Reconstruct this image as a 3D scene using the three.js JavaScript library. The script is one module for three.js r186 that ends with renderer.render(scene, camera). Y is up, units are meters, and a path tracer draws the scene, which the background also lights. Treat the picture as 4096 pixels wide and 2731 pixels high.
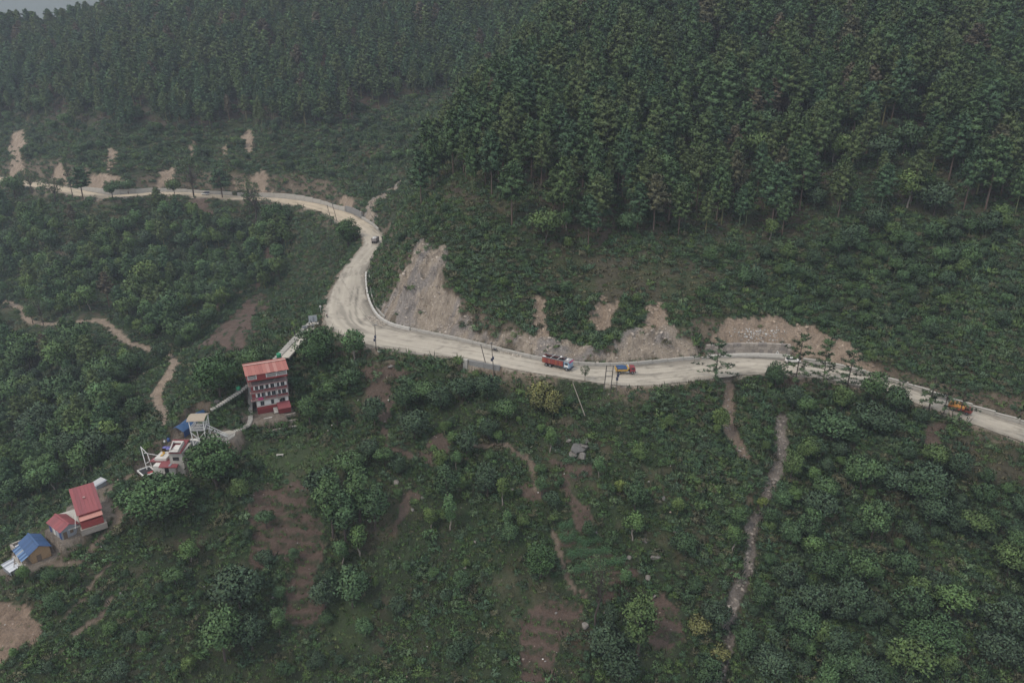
import * as THREE from 'three';
import { mergeGeometries, mergeVertices } from 'three/addons/utils/BufferGeometryUtils.js';

// ---------------------------------------------------------------- camera, sky, sun, exposure
const scene = new THREE.Scene();
const camera = new THREE.PerspectiveCamera(53.13, 1024 / 682, 1, 9000);
camera.position.set(0, 80, 0);
camera.rotation.set(-20 * Math.PI / 180, 0, 0);
scene.add(camera);

const renderer = new THREE.WebGLRenderer({ antialias: true });
renderer.toneMapping = THREE.LinearToneMapping;
renderer.toneMappingExposure = 1.3;
renderer.outputColorSpace = THREE.SRGBColorSpace;
renderer.shadowMap.enabled = true;
renderer.setSize(1024, 682);

{ // an even overcast: brighter overhead, paler and cooler low down
  const W = 256, H = 128, d = new Float32Array(W * H * 4);
  for (let j = 0; j < H; j++) for (let i = 0; i < W; i++) {
    const e = ((j + 0.5) / H - 0.5) * Math.PI, s = Math.max(0, Math.sin(e)), k = 0.62 + 0.55 * s;
    const n = 1 + 0.05 * Math.sin(i / W * Math.PI * 6 + 2 * s) * Math.cos(j * 0.21);
    const o = (j * W + i) * 4;
    d[o] = 0.92 * k * n; d[o + 1] = 0.96 * k * n; d[o + 2] = 1.02 * k * n; d[o + 3] = 1;
  }
  const t = new THREE.DataTexture(d, W, H, THREE.RGBAFormat, THREE.FloatType);
  t.mapping = THREE.EquirectangularReflectionMapping; t.magFilter = THREE.LinearFilter; t.minFilter = THREE.LinearFilter; t.needsUpdate = true;
  scene.background = t; scene.environment = t;
  scene.backgroundIntensity = 1.0; scene.environmentIntensity = 1.0;
}
const sun = new THREE.DirectionalLight(0xfff0dc, 1.5);
sun.position.set(-260, 420, -60); sun.target.position.set(0, 0, -240);
sun.castShadow = true; sun.shadow.radius = 20; sun.shadow.mapSize.set(4096, 4096);
Object.assign(sun.shadow.camera, { left: -420, right: 420, top: 420, bottom: -420, near: 10, far: 1500 });
scene.add(sun, sun.target);
scene.fog = new THREE.FogExp2(0xcdd8ea, 0.00018);

// ---------------------------------------------------------------- small tools
function rng(seed) { let a = seed >>> 0; return () => { a = (a + 0x6D2B79F5) | 0; let t = Math.imul(a ^ (a >>> 15), 1 | a); t = (t + Math.imul(t ^ (t >>> 7), 61 | t)) ^ t; return ((t ^ (t >>> 14)) >>> 0) / 4294967296; }; }
function hash2(i, j) { let h = Math.imul(i | 0, 374761393) + Math.imul(j | 0, 668265263); h = Math.imul(h ^ (h >>> 13), 1274126177); return ((h ^ (h >>> 16)) >>> 0) / 4294967296; }
function vnoise(x, y) { const i = Math.floor(x), j = Math.floor(y), a = x - i, b = y - j, u = a * a * (3 - 2 * a), v = b * b * (3 - 2 * b);
  const p = hash2(i, j), q = hash2(i + 1, j), r = hash2(i, j + 1), s = hash2(i + 1, j + 1); return p + (q - p) * u + (r - p) * v + (p - q - r + s) * u * v; }
function fbm(x, y, n = 4) { let s = 0, a = 0.5, t = 0; for (let k = 0; k < n; k++) { s += a * vnoise(x, y); t += a; a *= 0.5; x = x * 2.03 + 17.1; y = y * 2.03 + 9.7; } return s / t; }
const clamp = (v, a, b) => v < a ? a : v > b ? b : v;
const smooth = (a, b, v) => { const t = clamp((v - a) / (b - a), 0, 1); return t * t * (3 - 2 * t); };
const lerp = (a, b, t) => a + (b - a) * t;
const V = (x, y, z) => new THREE.Vector3(x, y, z);
function inPoly(p, x, z) { let c = false; for (let i = 0, j = p.length - 1; i < p.length; j = i++) { const a = p[i], b = p[j]; if ((a[1] > z) !== (b[1] > z) && x < (b[0] - a[0]) * (z - a[1]) / (b[1] - a[1]) + a[0]) c = !c; } return c; }
function polyBox(p) { let b = [1e9, 1e9, -1e9, -1e9]; for (const q of p) { b[0] = Math.min(b[0], q[0]); b[1] = Math.min(b[1], q[1]); b[2] = Math.max(b[2], q[0]); b[3] = Math.max(b[3], q[1]); } return b; }
function segDist(x, z, a, b) { const dx = b[0] - a[0], dz = b[1] - a[1], l = dx * dx + dz * dz, t = clamp(((x - a[0]) * dx + (z - a[1]) * dz) / l, 0, 1); const ex = x - a[0] - dx * t, ez = z - a[1] - dz * t; return [Math.sqrt(ex * ex + ez * ez), t]; }
function polyDist(p, x, z, closed) { let m = 1e9; for (let i = 0, n = p.length - (closed ? 0 : 1); i < n; i++) { const d = segDist(x, z, p[i], p[(i + 1) % p.length])[0]; if (d < m) m = d; } return m; }

// ---------------------------------------------------------------- the lie of the land (metres; x right, z towards the viewer, y up)
const ROAD = [[126.94,-136.17,4.0,6.13],[124.03,-140.23,4.3,5.56],[120.88,-144.11,4.58,5.1],[117.49,-147.79,4.87,4.72],[114.0,-151.37,5.21,4.43],[110.56,-155.0,5.6,4.33],[107.2,-158.7,5.96,4.37],[103.81,-162.37,6.27,4.47],[100.27,-165.91,6.52,4.6],[96.53,-169.22,6.74,4.8],[92.49,-172.17,6.97,5.12],[88.13,-174.61,7.18,5.54],[83.51,-176.51,7.38,5.91],[78.7,-177.87,7.56,6.16],[73.76,-178.6,7.74,6.3],[68.77,-178.62,7.9,6.42],[63.81,-177.99,8.04,6.58],[58.93,-176.93,8.16,6.77],[54.1,-175.6,8.28,6.95],[49.33,-174.11,8.39,7.1],[44.59,-172.52,8.51,7.18],[39.84,-170.95,8.65,7.19],[35.04,-169.57,8.82,7.09],[30.12,-168.72,9.02,6.79],[25.12,-168.67,9.22,6.19],[20.18,-169.38,9.4,5.43],[15.32,-170.55,9.54,4.81],[10.54,-172.04,9.67,4.55],[5.89,-173.86,9.79,4.61],[1.38,-176.01,9.89,4.81],[-3.03,-178.37,9.98,5.07],[-7.4,-180.8,10.07,5.41],[-11.81,-183.15,10.15,5.88],[-16.3,-185.35,10.23,6.45],[-20.87,-187.38,10.31,7.08],[-25.49,-189.29,10.39,7.65],[-30.13,-191.15,10.48,8.08],[-34.74,-193.1,10.58,8.31],[-39.2,-195.35,10.7,8.34],[-43.35,-198.13,10.85,8.28],[-46.95,-201.59,11.0,8.29],[-49.87,-205.64,11.14,8.31],[-52.12,-210.1,11.28,8.19],[-53.88,-214.78,11.44,7.95],[-55.3,-219.57,11.62,7.62],[-56.52,-224.42,11.81,7.26],[-57.6,-229.3,12.01,6.89],[-58.57,-234.21,12.23,6.53],[-59.43,-239.13,12.44,6.18],[-60.23,-244.07,12.66,5.84],[-60.99,-249.01,12.88,5.51],[-61.7,-253.96,13.1,5.21],[-62.33,-258.92,13.32,4.94],[-62.8,-263.89,13.55,4.8],[-63.03,-268.88,13.78,4.8],[-63.13,-273.88,14.01,4.8],[-63.08,-278.88,14.24,4.8],[-62.94,-283.87,14.46,4.8],[-62.74,-288.87,14.7,4.8],[-62.56,-293.87,14.94,4.8],[-62.46,-298.86,15.18,4.8],[-62.57,-303.85,15.43,4.8],[-63.03,-308.83,15.68,4.8],[-63.98,-313.78,15.94,4.8],[-65.45,-318.68,16.21,4.8],[-67.35,-323.51,16.47,4.8],[-69.52,-328.24,16.73,4.8],[-71.59,-332.85,16.97,5.12],[-73.81,-337.33,17.21,5.46],[-76.26,-341.69,17.44,5.75],[-78.86,-345.96,17.66,6.03],[-81.54,-350.18,17.88,6.31],[-84.23,-354.4,18.07,6.56],[-86.89,-358.63,18.25,6.76],[-89.55,-362.86,18.41,6.89],[-92.3,-367.04,18.56,6.87],[-95.23,-371.09,18.7,6.63],[-98.31,-375.02,18.83,6.27],[-101.45,-378.92,18.96,5.97],[-104.61,-382.79,19.09,5.81],[-107.85,-386.6,19.22,5.76],[-111.23,-390.29,19.36,6.6],[-114.78,-393.8,19.5,6.6],[-118.52,-397.12,19.64,6.6],[-122.45,-400.22,19.77,6.6],[-126.55,-403.08,19.91,6.6],[-130.8,-405.7,20.04,6.6],[-135.2,-408.08,20.17,6.6],[-139.76,-410.13,20.31,6.6],[-144.48,-411.76,20.44,6.6],[-149.35,-412.86,20.59,6.6],[-154.32,-413.46,20.75,6.6],[-159.31,-413.74,20.92,6.6],[-164.3,-414.09,21.09,6.6],[-169.24,-414.83,21.25,6.6],[-174.12,-415.91,21.38,6.6],[-178.97,-417.14,21.5,6.6],[-183.79,-418.45,21.61,6.6],[-188.61,-419.8,21.72,6.6],[-193.41,-421.2,21.81,6.6],[-198.21,-422.6,21.9,6.6],[-203.05,-423.85,21.99,6.6],[-207.98,-424.68,22.07,6.6],[-212.97,-424.75,22.16,6.6],[-217.84,-423.71,22.25,6.6],[-222.31,-421.48,22.35,6.6],[-226.14,-418.28,22.46,6.6],[-229.39,-414.49,22.58,6.6],[-232.41,-410.51,22.72,6.6],[-236.0,-407.06,22.89,6.6],[-240.78,-406.01,23.04,6.6],[-245.5,-407.59,23.13,6.6],[-249.79,-410.14,23.19,6.6],[-253.89,-413.01,23.23,6.6],[-257.9,-415.99,23.26,6.6],[-261.88,-419.02,23.29,6.6],[-265.85,-422.06,23.33,6.6],[-269.84,-425.07,23.36,6.6],[-273.85,-428.06,23.39,6.6],[-277.88,-431.02,23.42,6.6],[-281.93,-433.96,23.46,6.6],[-285.98,-436.89,23.49,6.6],[-290.03,-439.81,23.52,6.6],[-294.1,-442.72,23.55,6.6],[-298.18,-445.61,23.58,6.6],[-302.29,-448.46,23.62,6.6],[-306.44,-451.25,23.66,6.6],[-310.65,-453.94,23.7,6.6],[-314.93,-456.53,23.76,6.6],[-319.27,-459.01,23.82,6.6],[-323.66,-461.4,23.88,6.6],[-328.09,-463.73,23.95,6.6],[-332.51,-466.06,24.03,6.6],[-336.89,-468.47,24.1,6.6],[-341.21,-470.99,24.17,6.6],[-345.46,-473.62,24.24,6.6],[-349.68,-476.31,24.31,6.6],[-353.89,-479.0,24.38,6.6],[-358.13,-481.65,24.44,6.6],[-362.41,-484.24,24.49,6.6],[-366.72,-486.77,24.54,6.6],[-371.08,-489.23,24.58,6.6],[-375.46,-491.63,24.62,6.6],[-379.87,-493.98,24.66,6.6],[-384.3,-496.31,24.69,6.6],[-388.74,-498.61,24.72,6.6],[-393.18,-500.91,24.76,6.6],[-397.63,-503.19,24.79,6.6],[-402.08,-505.47,24.82,6.6],[-406.53,-507.74,24.85,6.6],[-410.99,-510.01,24.88,6.6],[-415.44,-512.29,24.91,6.6],[-419.89,-514.56,24.94,6.6],[-424.34,-516.85,24.97,6.6],[-428.79,-519.13,25.0,6.6]];                       // centre x, z, height y, half width
const GROUND_POINTS = [[126.9,-136.2,4.0],[103.8,-162.4,6.3],[73.8,-178.6,7.7],[39.8,-170.9,8.7],[5.9,-173.9,9.8],[-25.5,-189.3,10.4],[-52.1,-210.1,11.3],[-60.2,-244.1,12.7],[-63.1,-278.9,14.2],[-64.0,-313.8,15.9],[-78.9,-346.0,17.7],[-98.3,-375.0,18.8],[-122.5,-400.2,19.8],[-154.3,-413.5,20.8],[-188.6,-419.8,21.7],[-222.3,-421.5,22.4],[-249.8,-410.1,23.2],[-277.9,-431.0,23.4],[-306.4,-451.2,23.7],[-336.9,-468.5,24.1],[-366.7,-486.8,24.5],[-397.6,-503.2,24.8],[-428.8,-519.1,25.0],[-46.8,-149,-9.8],[-41.4,-122.6,-25.6],[-38.5,-108,-34.1],[-68.4,-138,-16.8],[-58.5,-107,-33.0],[-84.0,-120,-23.4],[-77.4,-105,-30.9],[-100.5,-103,-28.8],[-102.9,-116,-23.2],[14.5,-135,-7.9],[12.2,-102,-27.7],[-14.6,-138,-9.9],[-12.9,-113,-23.8],[-12.3,-104,-29.8],[36.9,-131,-11.9],[31.4,-101,-26.7],[61.7,-139,-6.5],[48.9,-117,-17.6],[39.5,-101.5,-25.3],[85.1,-125,-14.2],[72.5,-98,-23.5],[107.6,-118,-15.2],[93.7,-96,-21.4],[114.2,-132,-2.7],[87.7,-146,-1.1],[-40.7,-168,-1.7],[-23.3,-165,-0.3],[9.4,-150,0.2],[-65.3,-173,-6.5],[-68.1,-184,5.7],[-81.1,-166,-0.0],[-75.3,-160,-4.4],[-84.6,-150,-9.0],[-99.4,-146,-12.2],[-102.2,-139,-16.1],[-109.5,-129,-19.2],[-113.0,-124,-20.0],[-66,-195,9.5],[-110,-250,-4],[-112,-300,-12],[-112,-345,-6],[-90,-215,-2],[-100,-185,-9],[-251.1,-330,-21.9],[-206.4,-306,-21.9],[-168.6,-278,-20.8],[-140.9,-265,-20.3],[-123.2,-215,-17.9],[-109.5,-194,-17.0],[-170,-380,-2],[-165,-330,-20],[-250,-380,-4],[-330,-420,-4],[-350,-360,-26],[-184,-247,-37],[-177,-207,-42],[-150,-185,-34],[-230,-250,-48],[-300,-300,-46],[-125,-160,-28],[-150,-130,-38],[-400,-300,-60],[-500,-420,-40],[-550,-560,20],[-46,-262,34],[-40,-240,28],[-30,-226,35],[-30,-262,50],[-20,-292,60],[5,-330,80],[40,-390,116],[70,-440,146],[140,-540,200],[30,-240,46],[30,-300,76],[30,-200,23],[80,-240,42],[80,-300,74],[80,-370,112],[150,-200,36],[150,-260,68],[160,-340,108],[230,-300,80],[230,-240,50],[260,-420,150],[200,-160,26],[200,-120,-4],[300,-160,40],[200,-480,178],[-58,-365,30],[-40,-400,48],[-12,-470,88],[20,-540,128],[-46,-330,34],[-134,-470,58],[-134,-540,102],[-170,-620,146],[-120,-700,192],[-230,-480,56],[-240,-540,94],[-260,-620,136],[-300,-690,152],[-330,-540,72],[-350,-600,100],[-400,-640,114],[-396,-690,132],[-440,-600,94],[-462,-672,120],[-540,-640,88],[-560,-720,96],[-470,-760,80],[-560,-820,50],[-396,-800,120],[-280,-840,210],[0,-840,270],[200,-800,300],[350,-600,210],[0,-50,-55],[-100,-50,-58],[100,-50,-48],[200,-50,-38]];           // x, z, y of the natural slope
const spline = (() => {
  const P = GROUND_POINTS, n = P.length, m = n + 3, S = 100, A = [];
  const U = r2 => r2 < 1e-9 ? 0 : 0.5 * r2 * Math.log(r2);
  for (let i = 0; i < m; i++) A.push(new Float64Array(m + 1));
  for (let i = 0; i < n; i++) {
    for (let j = 0; j < n; j++) A[i][j] = U(((P[i][0] - P[j][0]) ** 2 + (P[i][1] - P[j][1]) ** 2) / S / S) + (i === j ? 0.004 : 0);
    A[i][n] = A[n][i] = 1; A[i][n + 1] = A[n + 1][i] = P[i][0] / S; A[i][n + 2] = A[n + 2][i] = P[i][1] / S; A[i][m] = P[i][2];
  }
  for (let c = 0; c < m; c++) {
    let p = c; for (let r = c + 1; r < m; r++) if (Math.abs(A[r][c]) > Math.abs(A[p][c])) p = r;
    [A[c], A[p]] = [A[p], A[c]];
    for (let r = 0; r < m; r++) if (r !== c) { const f = A[r][c] / A[c][c]; if (f) for (let k = c; k <= m; k++) A[r][k] -= f * A[c][k]; }
  }
  const w = A.map((r, i) => r[m] / r[i]);
  return (x, z) => { let s = w[n] + w[n + 1] * x / S + w[n + 2] * z / S; for (let i = 0; i < n; i++) { const dx = (x - P[i][0]) / S, dz = (z - P[i][1]) / S; s += w[i] * U(dx * dx + dz * dz); } return s; };
})();
// nearest point of a chain of [x, z, y, halfWidth]: distance, height, half width, side (+1 uphill hand), arc position
function chain(points) {
  const cell = 12, map = new Map(), len = [0];
  for (let i = 1; i < points.length; i++) len.push(len[i - 1] + Math.hypot(points[i][0] - points[i - 1][0], points[i][1] - points[i - 1][1]));
  const key = (i, j) => i * 4096 + j;
  for (let i = 0; i < points.length - 1; i++) {
    const a = points[i], b = points[i + 1], R = 30;
    for (let u = Math.floor((Math.min(a[0], b[0]) - R) / cell); u <= Math.floor((Math.max(a[0], b[0]) + R) / cell); u++)
      for (let v = Math.floor((Math.min(a[1], b[1]) - R) / cell); v <= Math.floor((Math.max(a[1], b[1]) + R) / cell); v++) { const k = key(u, v); let l = map.get(k); if (!l) map.set(k, l = []); l.push(i); }
  }
  return (x, z) => {
    const l = map.get(key(Math.floor(x / cell), Math.floor(z / cell))); if (!l) return null;
    let best = 1e9, o = null;
    for (const i of l) { const [d, t] = segDist(x, z, points[i], points[i + 1]); if (d < best) { best = d; o = [i, t]; } }
    const a = points[o[0]], b = points[o[0] + 1], t = o[1];
    const side = (b[0] - a[0]) * (z - a[1]) - (b[1] - a[1]) * (x - a[0]);
    return { d: best, y: lerp(a[2], b[2], t), w: lerp(a[3], b[3], t), side: side > 0 ? 1 : -1, s: lerp(len[o[0]], len[o[0] + 1], t) };
  };
}
const nearRoad = chain(ROAD);
function natural(x, z) {
  let y = spline(x, z);
  const far = smooth(150, 420, -z);
  y += (fbm(x / 46 + 5, z / 46, 4) - 0.5) * lerp(5, 16, far) + (fbm(x / 9, z / 9 + 40, 3) - 0.5) * lerp(1.6, 2.5, far);
  return y;
}

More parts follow.
